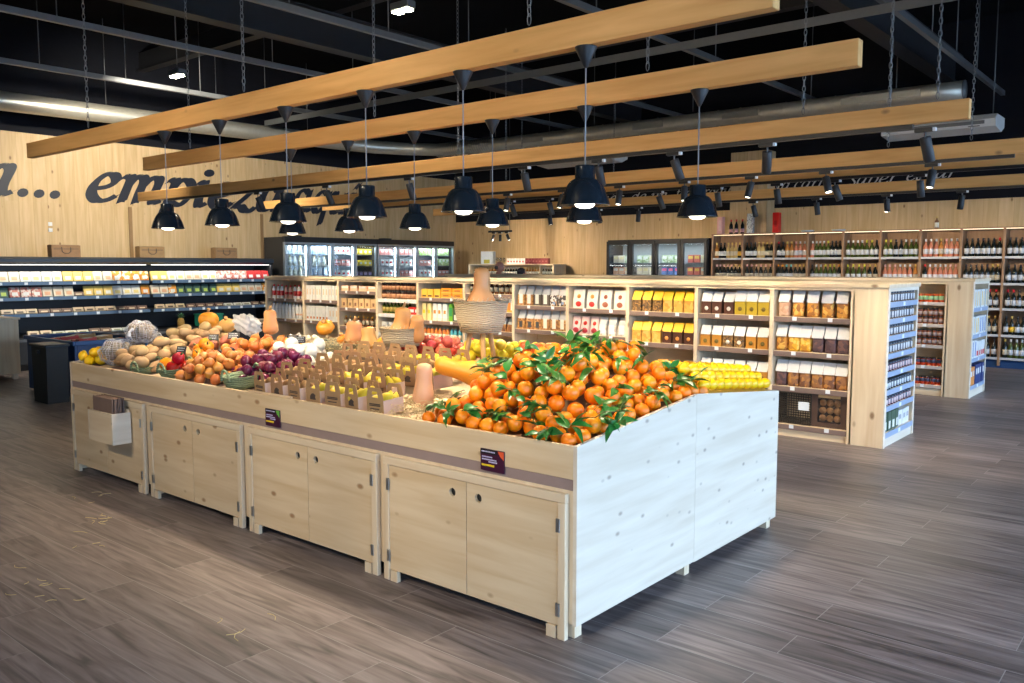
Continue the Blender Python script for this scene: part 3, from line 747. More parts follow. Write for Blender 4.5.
# leaf sprigs
leaf_m = fruit('orange_leaf', (.018, .11, .014), (.05, .20, .03), .32, 8, .1, 60, .5)
twig_m = P('twig_green', (.10, .14, .03), .6)
def leaf(mb, base, yaw, pitch, L, W, droop, roll=0):
    s = len(mb.v); n = 7
    for i in range(n + 1):
        t = i / n; w = W * (math.sin(PI * t ** .8) ** .9) * (1 if i < n else 0)
        x = L * t; z = -droop * t * t * L
        fold = .35 * w
        mb.v += [(x, -w, z + fold), (x, 0, z), (x, w, z + fold)]
    for i in range(n):
        a = s + i * 3
        mb.face((a, a + 1, a + 4, a + 3), 0, True); mb.face((a + 1, a + 2, a + 5, a + 4), 0, True)
    mb.xf(Matrix.Translation(base) @ Matrix.Rotation(yaw, 4, 'Z') @ Matrix.Rotation(-pitch, 4, 'Y') @ Matrix.Rotation(roll, 4, 'X'), s)
def sprig_mesh(seed):
    rnd = random.Random(seed); mb = MB()
    L = rnd.uniform(.04, .08); a0 = rnd.uniform(0, 6.28)
    p = [Vector((0, 0, 0)), Vector((math.cos(a0) * L * .35, math.sin(a0) * L * .35, L * .4)), Vector((math.cos(a0) * L, math.sin(a0) * L, L * .55))]
    for i in range(rnd.randint(4, 6)):
        k = rnd.uniform(.2, 1); q = p[0].lerp(p[2], k); q.z = L * .5 * k
        leaf(mb, q, a0 + rnd.uniform(-1.8, 1.8), rnd.uniform(-.2, .75), rnd.uniform(.06, .095), rnd.uniform(.014, .02), rnd.uniform(.1, .7), rnd.uniform(-.5, .5))
    mb.tube([tuple(v) for v in p], .0018, 5, 1)
    return mb.mesh('leaf_sprig', [leaf_m, twig_m])
sprigs = [sprig_mesh(i) for i in range(7)]
rnd = random.Random(11)
def exposed(i):
    x, y, z, r = spots[i]
    return not any((a - x) ** 2 + (b - y) ** 2 < (r * 1.1) ** 2 and c > z + .02 for (a, b, c, q) in spots)
ex = [i for i in range(len(spots)) if exposed(i)]
rnd.shuffle(ex)
for i in ex[:82]:
    o = oranges[i]; x, y, z, r = spots[i]
    d = Vector((rnd.uniform(-.5, .5), rnd.uniform(-.7, .2), 1)).normalized()
    M = o.rotation_euler.to_matrix().inverted()
    s = link('leaf_sprig', rnd.choice(sprigs), o, tuple(M @ (d * r * .97) / o.scale[0]), (0, 0, 0), (rnd.uniform(.85, 1.25) / o.scale[0],) * 3)
    q = M.to_quaternion() @ d.to_track_quat('Z', 'Y') @ Matrix.Rotation(rnd.uniform(0, 6.28), 3, 'Z').to_quaternion()
    s.rotation_euler = q.to_euler()
# lemons in rows behind the oranges
lem_m = fruit('lemon_peel', (.95, .58, .006), (.90, .50, .004), .3, 5, .15, 200, .1)
lm = MB().ball((0, 0, 0), (.031, .031, .036), 16, 12, 0, lambda d: 1 + .16 * max(0, abs(d[2]) - .82) / .18).mesh('lemon', lem_m)
for i in range(6):
    for j in range(10):
        y = 4.09 + j * .0875 + (i % 2) * .02; x = -2.09 - i * .062
        z = deck(x, y) + .075 + min(i, 2) * .036
        link('lemon', lm, None, (x, y, z), (1.57 + random.uniform(-.15, .15), random.uniform(-.1, .1), random.uniform(-.2, .2)), (1.02, 1.02, 1.18), 'glossy lemon in the tidy rows behind the oranges at the counter end', 'lemon', 'lemons in rows on the counter')
def lem_h(x, y): return .075 + min(2, max(0, (-2.09 - x) / .062)) * .036
bed('lemon_riser', lem_h, -2.46, -2.052, 4.05, 4.93, .03, P('yellow_riser', (.6, .33, .02), .8))
# onions
on_m = fruit('onion_skin', (.62, .24, .05), (.50, .15, .03), .3, 9, .2, 60, .25)
red_m = fruit('red_onion_skin', (.16, .012, .05), (.09, .006, .035), .25, 7, .15, 60, .3)
wh_m = fruit('white_onion_skin', (.80, .80, .76), (.70, .70, .62), .35, 6, .1, 60, .05)
def onion(name, mat, r=.04):
    pr = [(0, -r * .86), (r * .35, -r * .84)] + [(r * math.cos(t), r * .86 * math.sin(t)) for t in [(-1.1 + i * .275) for i in range(8)]] + [(r * .3, r * .98), (r * .12, r * 1.15), (r * .07, r * 1.4), (0, r * 1.42)]
    return MB().lathe(pr, 16, cap=False).mesh(name, mat)
bm, rm, wm = onion('onion', on_m), onion('red_onion', red_m), onion('white_onion', wh_m)
def mound(cx, cy, rx, ry, h, base=.08):
    def f(x, y):
        d = ((x - cx) / rx) ** 2 + ((y - cy) / ry) ** 2
        return base + (h - base) * math.sqrt(max(0, 1 - d)) if d < 1 else 0
    return f
def heap(cx, cy, rx, ry, h, rad, name, meshes, r0, label, cat, group, seed, nmax=70, drop=.14, spin=True, riser=brown, flat=False):
    f = mound(cx, cy, rx, ry, h)
    if riser: bed(name + '_riser', lambda x, y: f(x, y), cx - rx, cx + rx, max(cy - ry, 2.872), min(cy + ry, 4.92), drop, riser)
    sp = pile(f, cx - rx, cx + rx, max(cy - ry, 2.872), min(cy + ry, 4.92), rad, drop, nmax, seed)
    return scatter(sp, name, meshes, r0, label, cat, group, seed, spin, flat)
heap(-5.2, 3.12, .27, .26, .20, (.034, .041), 'onion', [bm], .04, 'brown onion in the heap left of the red onions, near the counter front', 'onion', 'brown onions in the front heap', 21, 60)
heap(-5.48, 3.62, .38, .30, .22, (.034, .041), 'onion', [bm], .04, 'brown onion in the heap behind, between the black price cards and white onions', 'onion', 'brown onions in the rear heap', 22, 70)
heap(-4.80, 3.25, .25, .26, .20, (.036, .042), 'red_onion', [rm], .04, 'shiny red onion heaped behind the green handled basket', 'red onion', 'red onions', 23, 60)
heap(-4.95, 3.55, .27, .25, .22, (.046, .052), 'white_onion', [wm], .04, 'round white onion in the heap beside the red onions', 'white onion', 'white onions', 24, 40, spin=True, riser=P('straw_riser', (.45, .36, .2), .9))
# potatoes and roots
pot_m = fruit('potato_skin', (.52, .36, .18), (.42, .27, .13), .7, 9, .25, 70, .15)
swe_m = fruit('sweet_potato_skin', (.52, .20, .10), (.42, .13, .07), .6, 9, .25, 70, .2)
gre_m = fruit('washed_potato_skin', (.40, .33, .25), (.30, .24, .18), .7, 9, .25, 70, .1)
potm = [lumpy('potato', (.062, .04, .036), pot_m, i, .05) for i in range(3)]
swm = [lumpy('sweet_potato', (.085, .036, .034), swe_m, 20 + i, .07) for i in range(3)]
grm = [lumpy('netted_potato', (.048, .036, .034), gre_m, 30 + i, .05) for i in range(3)]
heap(-6.17, 3.16, .33, .30, .22, (.044, .052), 'potato', potm, .045, 'tan potato in the heap between the net sacks and the sweet potatoes', 'potato', 'loose tan potatoes', 31, 50, flat=True)
heap(-6.5, 3.70, .38, .24, .24, (.046, .054), 'potato', potm, .045, 'pale potato in the higher heap at the rear of the counter', 'potato', 'potatoes in the rear heap', 32, 50, flat=True)
heap(-6.05, 3.58, .20, .22, .21, (.05, .056), 'sweet_potato', swm, .05, 'pinkish sweet potato beside the black price cards', 'sweet potato', 'sweet potatoes', 33, 20, flat=True)
# yellow fruit at the far left corner
heap(-6.79, 3.06, .125, .19, .15, (.036, .042), 'lemon', [lm], .034, 'yellow lemon piled in the left front corner of the counter', 'lemon', 'lemons in the left corner', 34, 26)
# net sacks of potatoes
netm = P('white_net', (.62, .62, .66), .6)
def net_sack(x, y, z, s, lab, knot):
    t = thing('net_sack', lab, 'net sack', (x, y, z), (0, 0, random.uniform(0, 3)))
    def nf(d): return 1 + .07 * math.sin(d[0] * 7 + x * 9) + .07 * math.sin(d[1] * 8 + 1) + .05 * math.sin(d[2] * 9)
    mb = MB().ball((0, 0, 0), (.14 * s, .12 * s, .10 * s), 26, 18, 0, nf)
    o = mb.build('netting', netm, t); w_ = o.modifiers.new('w', 'WIREFRAME'); w_.thickness = .0034; w_.use_even_offset = False
    MB().tube([(0, -.1 * s, .03), (0, -.14 * s, .01), (.01, -.17 * s, -.03)], [.014, .008, .02], 8).build('knot', knot, t)
    rnd = random.Random(int(x * 100)); k = 0
    pts = [(.05, .04, -.02), (-.05, .04, -.02), (.0, -.05, -.02), (.075, -.02, .0), (-.075, -.02, .0), (0, .02, .045), (-.04, -.03, .045), (.045, -.025, .045), (.06, .05, .035), (-.06, .05, .035), (0, -.075, .02), (.09, .03, -.01), (-.09, .03, .0)]
    for p in pts:
        link('netted_potato', rnd.choice(grm), None, (x + p[0] * s, y + p[1] * s, z + p[2] * s), rr(rnd), s * 1.08, 'small potato inside ' + lab, 'potato', 'potatoes in ' + lab)
blk = P('blue_knot', (.08, .25, .6), .5)
net_sack(-6.56, 3.05, .93, .95, 'front white net sack of potatoes beside the lemons', blk)
net_sack(-6.62, 3.32, .97, 1.0, 'rear white net sack of potatoes behind the lemons', blk)
net_sack(-6.5, 3.22, 1.08, .85, 'topmost white net sack of potatoes at the left', netm)
# baskets
def weave(name, c1, c2):
    m, nt, out = new_mat(name); b = pbsdf(nt, out, c1, .75)
    N = nt.nodes; L = nt.links; tc = N.new('ShaderNodeTexCoord')
    mp = N.new('ShaderNodeMapping'); mp.inputs['Scale'].default_value = (80, 80, 130); L.new(tc.outputs['Object'], mp.inputs[0])
    no = N.new('ShaderNodeTexNoise'); no.inputs['Scale'].default_value = 1.4; L.new(mp.outputs[0], no.inputs['Vector'])
    wv = N.new('ShaderNodeTexWave'); wv.bands_direction = 'Z'; wv.inputs['Scale'].default_value = 26; wv.inputs['Distortion'].default_value = 5; L.new(tc.outputs['Object'], wv.inputs['Vector'])
    ad = N.new('ShaderNodeMath'); ad.operation = 'ADD'; L.new(no.outputs['Fac'], ad.inputs[0]); L.new(wv.outputs['Fac'], ad.inputs[1])
    rp = N.new('ShaderNodeValToRGB'); rp.color_ramp.elements[0].position = .4; rp.color_ramp.elements[1].position = 1.3
    rp.color_ramp.elements[0].color = (*c2, 1); rp.color_ramp.elements[1].color = (*c1, 1); L.new(ad.outputs[0], rp.inputs[0]); L.new(rp.outputs[0], b.inputs['Base Color'])
    bp = N.new('ShaderNodeBump'); bp.inputs['Strength'].default_value = .8; bp.inputs['Distance'].default_value = .006; L.new(ad.outputs[0], bp.inputs['Height']); L.new(bp.outputs[0], b.inputs['Normal'])
    return m
seag = weave('seagrass', (.56, .46, .31), (.38, .29, .17)); greenb = weave('green_straw', (.26, .34, .20), (.12, .17, .09))
greyb = weave('grey_green_straw', (.30, .31, .22), (.15, .15, .09))
def basket_body(r0, r1, h): return [(0, 0), (r0, 0), (r0 * .5 + r1 * .52, h * .45), (r1, h), (r1 + .006, h + .004), (r1 - .006, h + .004), (r1 - .014, h), (r0 - .01, .012), (0, .012)]
def handle_basket(x, y, z, r, h, mat, lab, yaw=0, sx=1.0):
    t = thing('handled_basket', lab, 'basket', (x, y, z), (.1, 0, yaw))
    MB().lathe(basket_body(r * .8, r, h), 24, cap=False, sx=sx).build('basket', mat, t)
    for s in (-1, 1):
        MB().tube([(.045 * math.cos(a), s * (r - .004), h - .02 + .07 * math.sin(a)) for a in [PI * i / 8 for i in range(9)]], .008, 8).build('handle', mat, t)
    return t
handle_basket(-4.745, 3.0, .835, .12, .075, greenb, 'green straw basket with a loop handle in front of the red onions', 0)
handle_basket(-5.56, 3.0, .835, .12, .06, greenb, 'green straw basket of red peppers at the counter front', .1)
handle_basket(-5.95, 2.985, .83, .10, .045, greenb, 'low green straw basket under the front potatoes', .1)
handle_basket(-5.05, 4.02, .93, .17, .10, greyb, 'wide grey-green basket lying in straw on the counter ridge', .3, 1.3)
handle_basket(-4.38, 3.42, .90, .07, .06, seag, 'small straw basket handle poking up beside the white onions', .2)
# red and orange peppers
pep_r = fruit('red_pepper_skin', (.55, .012, .008), (.42, .006, .006), .18, 4, 0, 60, .1)
pep_o = fruit('orange_pepper_skin', (.88, .30, .01), (.82, .2, .008), .2, 4, 0, 60, .1)
def pepper_fn(d): a = math.atan2(d[1], d[0]); return 1 + .10 * math.cos(3 * a) * (1 - d[2] ** 2) - .25 * math.exp(-(1 - d[2]) * 14)
pm_r = MB().ball((0, 0, 0), (.042, .042, .046), 18, 12, 0, pepper_fn); pm_o = MB(); pm_o.v, pm_o.f, pm_o.m, pm_o.s = pm_r.v, pm_r.f, pm_r.m, pm_r.s
pmr, pmo = pm_r.mesh('red_pepper', pep_r), pm_o.mesh('orange_pepper', pep_o)
stemg = MB().tube([(0, 0, .03), (0, 0, .045), (.006, 0, .058)], [.009, .006, .007], 6).mesh('stem', twig_m)
for me, nm, x, y, z in ((pmr, 'red', -5.52, 2.95, .9), (pmr, 'red', -5.45, 3.02, .91), (pmr, 'red', -5.57, 3.03, .895), (pmr, 'red', -5.49, 2.98, .965), (pmo, 'orange', -5.65, 2.97, .915), (pmo, 'orange', -5.63, 3.05, .93), (pmo, 'orange', -5.70, 3.25, .96), (pmo, 'orange', -5.78, 3.30, .985), (pmo, 'orange', -5.62, 3.2, .95), (pmo, 'orange', -5.70, 3.3, 1.03), (pmo, 'orange', -5.60, 3.27, 1.01)):
    o = link(nm + '_pepper', me, None, (x, y, z), (random.uniform(-.8, .8), random.uniform(-.8, .8), random.uniform(0, 6)), 1, '%s pepper %s' % (nm, 'in the green basket at the counter front' if y < 3.1 else 'in the heap behind the red pepper basket'), 'pepper', nm + ' peppers ' + ('in basket' if y < 3.1 else 'behind the basket'))
    link('stem', stemg, o)
dark_m = fruit('beetroot_skin', (.035, .03, .045), (.02, .018, .03), .45, 7, .2, 60, .2)
dkm = [lumpy('beetroot', (.034, .034, .032), dark_m, 60, .05)]
heap(-5.6, 3.38, .17, .15, .20, (.03, .036), 'beetroot', dkm, .034, 'dark round beetroot between the orange peppers and brown onions', 'beetroot', 'dark beetroots', 61, 16)
# black price cards on sticks
def card(x, y, z, w, yaw, lab, tilt=-.2, mat=black):
    t = thing('price_card', lab, 'price card', (x, y, z), (tilt, 0, yaw))
    MB().box(-w / 2, w / 2, -.002, .002, .07, .07 + w * .72, 0).build('card', mat, t)
    m_ = MB(); r_ = random.Random(int(x * 1000))
    for k in range(3):
        a = -w * .38
        while a < w * .3:
            q = r_.uniform(.004, .01); m_.box(a, a + q, -.0035, -.0015, .08 + k * w * .2, .08 + k * w * .2 + w * .07); a += q + .004
    m_.build('chalk_writing', P('chalk', (.55, .6, .65), .8), t)
    MB().tube([(0, .003, 0), (0, .003, .1)], .003, 6).build('stick', greysteel, t)
card(-5.68, 3.08, .90, .085, .3, 'black price card over the red pepper basket', -.3)
card(-5.85, 3.45, .98, .075, .9, 'black price card leaning at the right of the sweet potatoes', -.7)
card(-5.70, 3.52, 1.0, .085, .8, 'black price card behind the dark beetroots', -.8)
card(-5.62, 3.46, .98, .08, .2, 'black price card lying on the dark beetroots', -.9)
card(-5.22, 3.72, 1.0, .085, .9, 'black price card leaning at the rear brown onions', -.9)
card(-4.86, 3.40, .97, .08, .6, 'black price card above the red onions', -1.1)
card(-5.0, 3.62, 1.0, .085, .9, 'black price card among the white onions', -.8)
card(-6.3, 3.24, .98, .08, .4, 'black price card lying on the tan potatoes', -1.2)
card(-5.46, 3.14, .91, .075, .3, 'bright blue price card right of the red peppers', -.8, P('blue_card', (.02, .16, .5), .5))
# butternut squashes
sq_m = fruit('butternut_skin', (.66, .34, .12), (.56, .25, .07), .5, 5, .1, 50, .25)
sq_p = fruit('pale_butternut_skin', (.74, .42, .24), (.66, .34, .18), .5, 4, .1, 50, .1)
sq_o = fruit('orange_squash_skin', (.82, .34, .03), (.76, .26, .02), .4, 4, .1, 50, .1)
def butternut(name, mat, h, rb, rn, lab, loc, rot=(0, 0, 0), bend=.0, stem=True):
    pr = [(0, 0), (rb * .4, .004), (rb * .8, .02 * h / .25), (rb, h * .18), (rb * .98, h * .33), (rn + (rb - rn) * .6, h * .44), (rn * 1.08, h * .53), (rn * .97, h * .68), (rn * 1.0, h * .87), (rn * .8, h * .96), (rn * .35, h * .995), (0, h)]
    t = link(name, MB().lathe(pr, 22, cap=False).mesh(name, mat), None, loc, rot, 1, lab, 'squash')
    if bend:
        for v in t.data.vertices: v.co.x += bend * (v.co.z / h) ** 2
    if stem: link('stem', MB().tube([(bend, 0, h - .005), (bend + .004, 0, h + .02), (bend + .01, 0, h + .03)], [.012, .009, .011], 8).mesh('stem', legW), t)
    return t
butternut('butternut_squash', sq_p, .245, .056, .043, 'pale pink butternut squash standing upright in front of the pear boxes', (-3.21, 3.1, .845), (0, .05, .3), stem=False)
butternut('butternut_squash', sq_o, .34, .075, .052, 'bright orange squash lying behind the oranges', (-3.08, 3.52, .985), (0, -1.45, .55), .03)
butternut('butternut_squash', sq_m, .20, .062, .05, 'stubby butternut squash standing behind the brown onions', (-5.8, 3.93, 1.05), (0, 0, 0))
butternut('butternut_squash', sq_m, .17, .068, .056, 'butternut squash left of the pair at the grey-green basket', (-4.83, 3.97, 1.03), (0, .1, 0))
butternut('butternut_squash', sq_m, .17, .068, .05, 'butternut squash right of the pair at the grey-green basket', (-4.62, 3.95, 1.0), (0, -.15, 0), stem=False)
def pumpkin(name, mat, r, lab, loc, rot=(0, 0, 0), hz=.8):
    o = link(name, MB().ball((0, 0, 0), (r, r, r * hz), 24, 12, 0, lambda d: 1 + .05 * math.cos(8 * math.atan2(d[1], d[0])) * (1 - d[2] ** 2) - .12 * abs(d[2]) ** 6).mesh(name, mat), None, loc, rot, 1, lab, 'pumpkin')
    link('stem', MB().tube([(0, 0, r * hz * .85), (0, 0, r * hz * 1.05), (.01, 0, r * hz * 1.3)], [.014, .011, .016], 7).mesh('stem', legW), o)
pumpkin('pumpkin', sq_o, .068, 'small orange pumpkin lying in the straw between two butternuts', (-5.14, 3.96, 1.14), (.6, .3, 0))
pumpkin('pumpkin', sq_o, .085, 'orange pumpkin with a thick stem standing behind the sweet potatoes', (-6.75, 3.95, 1.13), (0, 0, 0), .9)
pumpkin('pumpkin', sq_o, .045, 'tiny orange pumpkin right of the grey-green basket', (-4.48, 3.95, 1.07), (.3, .3, 0))
pumpkin('pumpkin', sq_o, .045, 'tiny orange pumpkin left of the two butternuts', (-4.96, 3.98, 1.06), (.3, -.3, 0))
pumpkin('pumpkin', sq_m, .075, 'pale pumpkin with a blue sticker near the plastic bag', (-6.38, 3.9, 1.10), (.3, .2, 0))
# knotted plastic bag
def bag_film():
    m, nt, out = new_mat('thin_plastic'); N = nt.nodes; L = nt.links
    t = N.new('ShaderNodeBsdfTransparent'); p_ = N.new('ShaderNodeBsdfPrincipled'); p_.inputs['Base Color'].default_value = (.7, .72, .75, 1); p_.inputs['Roughness'].default_value = .3
    mx = N.new('ShaderNodeMixShader'); mx.inputs[0].default_value = .5; L.new(t.outputs[0], mx.inputs[1]); L.new(p_.outputs[0], mx.inputs[2]); L.new(mx.outputs[0], out.inputs[0]); return m
def bagf(d): return 1 + .13 * math.sin(d[0] * 5 + 2 * d[2]) + .10 * math.sin(d[1] * 9 + d[0] * 4) + .09 * math.sin(d[2] * 11 + d[1] * 5) + .05 * math.sin(d[0] * 17)
pb = MB().ball((0, 0, 0), (.12, .09, .075), 40, 26, 0, bagf).mesh('plastic_bag', bag_film())
link('plastic_bag', pb, None, (-6.12, 3.93, 1.12), (0, .4, .3), 1, 'crumpled clear plastic bag beside the stubby butternut', 'plastic bag')
# two woven baskets on three-legged stands
def stand(x, y, zb, zt, r0, r1, zf, lab, yaw):
    t = thing('basket_stand', lab, 'basket stand', (x, y, zf), (0, 0, yaw))
    MB().lathe([(r, z + zb - zf) for r, z in basket_body(r0, r1, zt - zb)], 32, cap=False).build('basket', seag, t)
    rimb = MB()
    for k in range(40):
        a = k * 2 * PI / 40; rimb.tube([(r1 * math.cos(a), r1 * math.sin(a), zt - zf - .012), ((r1 + .004) * math.cos(a + .04), (r1 + .004) * math.sin(a + .04), zt - zf + .01), ((r1 + .012) * math.cos(a + .08), (r1 + .012) * math.sin(a + .08), zt - zf + random.uniform(.005, .03))], .002, 4)
    rimb.build('frayed_rim', seag, t)
    for k in range(3):
        a = k * 2 * PI / 3 + .5; h = zb - zf
        MB().tube([(r0 * .55 * math.cos(a), r0 * .55 * math.sin(a), h + .004), (r0 * .98 * math.cos(a), r0 * .98 * math.sin(a), 0)], [.017, .013], 10).build('leg', legW, t)
    return t
stand(-3.48, 3.86, 1.195, 1.385, .125, .17, .925, 'tall three-legged stand with a large woven basket, behind the oranges', .9)
butternut('butternut_squash', sq_m, .30, .088, .05, 'tall butternut squash standing in the large woven basket', (-3.48, 3.86, 1.29), (0, .03, 0), stem=False)
stand(-4.29, 3.95, 1.055, 1.175, .12, .15, .92, 'smaller three-legged stand with a low woven basket, left of the apples', .4)
butternut('butternut_squash', sq_m, .25, .085, .055, 'butternut squash leaning in the smaller woven basket', (-4.31, 3.95, 1.07), (0, .12, .4), stem=True)
butternut('butternut_squash', sq_m, .2, .06, .045, 'second squash lying at the right of the smaller woven basket', (-4.2, 3.99, 1.08), (.2, .35, 0), stem=False)
# apples on the rear slope
ap_r = fruit('red_apple_skin', (.50, .02, .03), (.62, .16, .10), .25, 5, 0, 50, .15)
ap_y = fruit('yellow_apple_skin', (.80, .62, .04), (.72, .60, .03), .3, 5, 0, 50, .1)
ap_b = fruit('blush_apple_skin', (.62, .05, .02), (.80, .42, .04), .28, 10, 0, 50, .15)
def apple_fn(d): return 1 + .05 * d[2] - .22 * math.exp(-(1 - d[2]) * 12) - .12 * math.exp(-(1 + d[2]) * 14)
ab = MB().ball((0, 0, 0), (.038, .038, .036), 16, 12, 0, apple_fn)
def ap_mesh(n, m): q = MB(); q.v, q.f, q.m, q.s = ab.v, ab.f, ab.m, ab.s; return q.mesh(n, m)
a1, a2, a3 = ap_mesh('red_apple', ap_r), ap_mesh('yellow_apple', ap_y), ap_mesh('blush_apple', ap_b)
strawr = P('straw_riser2', (.5, .4, .22), .9)
def strip(x0, x1, y0, y1, h):
    return lambda x, y: h * clamp(min((x - x0), (x1 - x), (y - y0), (y1 - y)) / .08, .55, 1) if x0 < x < x1 and y0 < y < y1 else 0
for nm, me, x0, x1, lab, sd in (('red_apple', a1, -4.6, -3.95, 'red apple on the rear slope behind the smaller basket stand', 81), ('yellow_apple', a2, -3.95, -3.42, 'yellow apple on the rear slope beside the tall stand', 82), ('blush_apple', a3, -3.42, -3.0, 'red and yellow apple on the rear slope left of the oranges', 83)):
    f = strip(x0, x1, 4.0, 4.6, .23); bed(nm + '_riser', f, x0, x1, 4.0, 4.6, .13, strawr)
    scatter(pile(f, x0, x1, 4.0, 4.6, (.035, .041), .13, 60, sd), nm, [me], .038, lab, 'apple', lab.replace(' apple on', ' apples on'), sd)
# kraft cartons of pears and brown fruit
def carton_parts():
    w, dpt, hs = .061, .072, .078
    body = MB().box(-w, w, -dpt, dpt, 0, .004)
    for s in (-1, 1): body.prism_y([(-dpt, 0), (dpt, 0), (dpt, hs), (-dpt, hs)], s * w - .0015, s * w + .0015)
    bm_ = body.mesh('carton_body', [P('daylit_carton_side', (.50, .37, .31), .8)])  # paler and pinkish: daylight on the sides is put into the colour
    f = MB()
    for y in (0,):
        f.prism([(-w, 0), (w, 0), (w, .09), (.024, .09), (-.024, .09), (-w, .09)], y - .0015, y + .0015)
        f.prism([(-w, .09), (-.024, .09), (-.02, .122), (-w * .86, .122)], y - .0015, y + .0015)
        f.prism([(.024, .09), (w, .09), (w * .86, .122), (.02, .122)], y - .0015, y + .0015)
        f.prism([(-w * .86, .122), (-.02, .122), (.02, .122), (w * .86, .122), (w * .74, .142), (-w * .74, .142)], y - .0015, y + .0015)
    fm = f.mesh('handle_panel', [kraft])
    t1 = MB()
    for z, a in ((.045, .042), (.053, .042), (.028, .036)):
        x = -a
        while x < a - .006: t1.box(x, x + .006, -dpt - .003, -dpt - .001, z, z + .0055); x += .0075
    l1 = MB().prism([(-.026, .028), (.0, .026), (.026, .028), (.018, .042), (.024, .052), (.005, .064), (-.01, .06), (-.024, .046)], -dpt - .003, -dpt - .001)
    return bm_, fm, t1.mesh('printed_words', [inkm]), l1.mesh('printed_emblem', [inkm])
cb, cf, cp, cl = carton_parts()
pear_m = fruit('pear_skin', (.72, .50, .03), (.56, .46, .04), .4, 5, .15, 60, .2)
rus_m = fruit('russet_skin', (.34, .19, .07), (.26, .14, .05), .7, 9, .3, 90, .15)
prm = MB().lathe([(0, -.034), (.016, -.033), (.03, -.018), (.034, 0), (.028, .02), (.017, .038), (.012, .05), (.005, .057), (0, .058)], 14, cap=False).mesh('pear', pear_m)
psm = MB().tube([(0, 0, .056), (.003, 0, .07), (.008, 0, .078)], .002, 5).mesh('stem', legW)
rsm = lumpy('kiwi', (.028, .028, .036), rus_m, 90, .03)
ROWN = ['front row', 'second row', 'third row', 'rear row']
YR = [2.955, 3.18, 3.42, 3.68]
for r_, y in enumerate(YR):
    xs = [(-4.37, -4.42, -4.38, -4.44)[r_] + i * (.170, .170, .158, .152)[r_] for i in range(7)]
    for i, x in enumerate(xs):
        z = deck(x, y) + .012 + r_ * .014
        if r_ == 0 and i == 6: x += .01
        if r_ == 1 and i == 6: continue
        pears = not (i < 3 or (r_ >= 2 and i < 4))
        lab = 'kraft handled carton of %s, %s, %s' % ('yellow pears' if pears else 'brown kiwis', ROWN[r_], nth(i, len(xs)))
        t = thing('fruit_carton', lab, 'carton', (x, y, z), (.05, 0, random.uniform(-.1, .1)))
        link('carton_body', cb, t); link('handle_panel', cf, t, (0, -.072, 0)); link('handle_panel', cf, t, (0, .072, 0)); link('printed_words' if (i + r_) % 2 == 0 else 'printed_emblem', cp if (i + r_) % 2 == 0 else cl, t)
        for k in range(4):
            px, py = x + (-.023, .023, -.02, .022)[k], y + (-.042, -.02, .03, .04)[k]
            if pears:
                o = link('pear', prm, None, (px, py, z + .062 + (k % 2) * .012), (random.uniform(-1.2, 1.2), random.uniform(-.9, .9), random.uniform(0, 6)), random.uniform(.85, 1.05), 'yellow-green pear in the ' + lab[6:].replace('carton of yellow pears', 'carton'), 'pear', 'pears in carton %d of the %s' % (i + 1, ROWN[r_]))
                link('stem', psm, o)
            else:
                link('kiwi', rsm, None, (px, py, z + .062 + (k % 2) * .012), rr(random), random.uniform(.9, 1.1), 'brown kiwi in the ' + lab[6:].replace('carton of brown kiwis', 'carton'), 'kiwi', 'kiwis in carton %d of the %s' % (i + 1, ROWN[r_]))
MB().box(-4.49, -4.05, 2.872, 2.88, .84, .853).build('bed_edge', paleX, isl)
# straw
straw_m = P('straw', (.62, .50, .28), .8, vary=.1)
def straw(x0, x1, y0, y1, n, h, lab, seed, hh=0.0):
    rnd = random.Random(seed); mb = MB()
    for i in range(n):
        x = rnd.uniform(x0, x1); y = rnd.uniform(y0, y1)
        e = min(1, min(x - x0, x1 - x) / .1, min(y - y0, y1 - y) / .06 + .3)
        z = deck(x, y) + .008 + hh + rnd.random() * h * max(.15, e)
        a = rnd.uniform(0, 6.28); L = rnd.uniform(.03, .08); b = rnd.uniform(-.4, .5); c = rnd.uniform(-.6, .6)
        pts = []
        for k in range(4):
            t = k / 3 - .5; aa = a + c * t * 2
            pts.append((x + math.cos(aa) * L * t, max(y + math.sin(aa) * L * t, 2.874), z + b * L * t + (.25 - t * t) * .03))
        mb.tube(pts, rnd.uniform(.0009, .0016), 3, 0, False)
    return mb.build('straw', straw_m, None, label=lab, cat='straw', kind='stuff')
straw(-3.42, -2.98, 2.875, 3.25, 420, .06, 'pale straw tuft at the counter front left of the oranges', 1)
straw(-5.6, -4.3, 3.75, 4.15, 1500, .15, 'thick straw bed on the counter ridge around the squashes', 2)
straw(-4.35, -2.95, 3.72, 4.1, 1100, .08, 'straw under the basket stands and rear apples', 3)
garl = wm
for i in range(9):
    link('garlic_bulb', garl, None, (-5.62 + i * .05, 4.02 + random.uniform(-.04, .04), 1.03 + random.uniform(0, .02)), rr(random), .55, 'small white garlic bulb in the straw right of the stubby butternut', 'garlic', 'garlic bulbs in the straw')

rnd = random.Random(77); mb = MB()
for cx, cy, n, sp in ((-5.35, 2.35, 9, .10), (-4.65, 1.55, 7, .22), (-5.9, 2.55, 5, .15), (-4.2, 1.6, 5, .25), (-3.4, 2.0, 4, .3), (-5.0, 2.1, 4, .2)):
    for i in range(n):
        x = cx + rnd.uniform(-sp, sp); y = cy + rnd.uniform(-sp, sp) * .6; a = rnd.uniform(0, 6.28); c = rnd.uniform(-1.5, 1.5); L = rnd.uniform(.04, .12)
        pts = [(x + math.cos(a + c * t) * L * t, y + math.sin(a + c * t) * L * t, .003 + .01 * (.25 - t * t)) for t in (-.5, -.2, .1, .4)]
        mb.tube(pts, .0018, 4, 0, False)
mb.build('straw', straw_m, None, label='few loose straws dropped on the floor before the counter', cat='straw', kind='stuff')
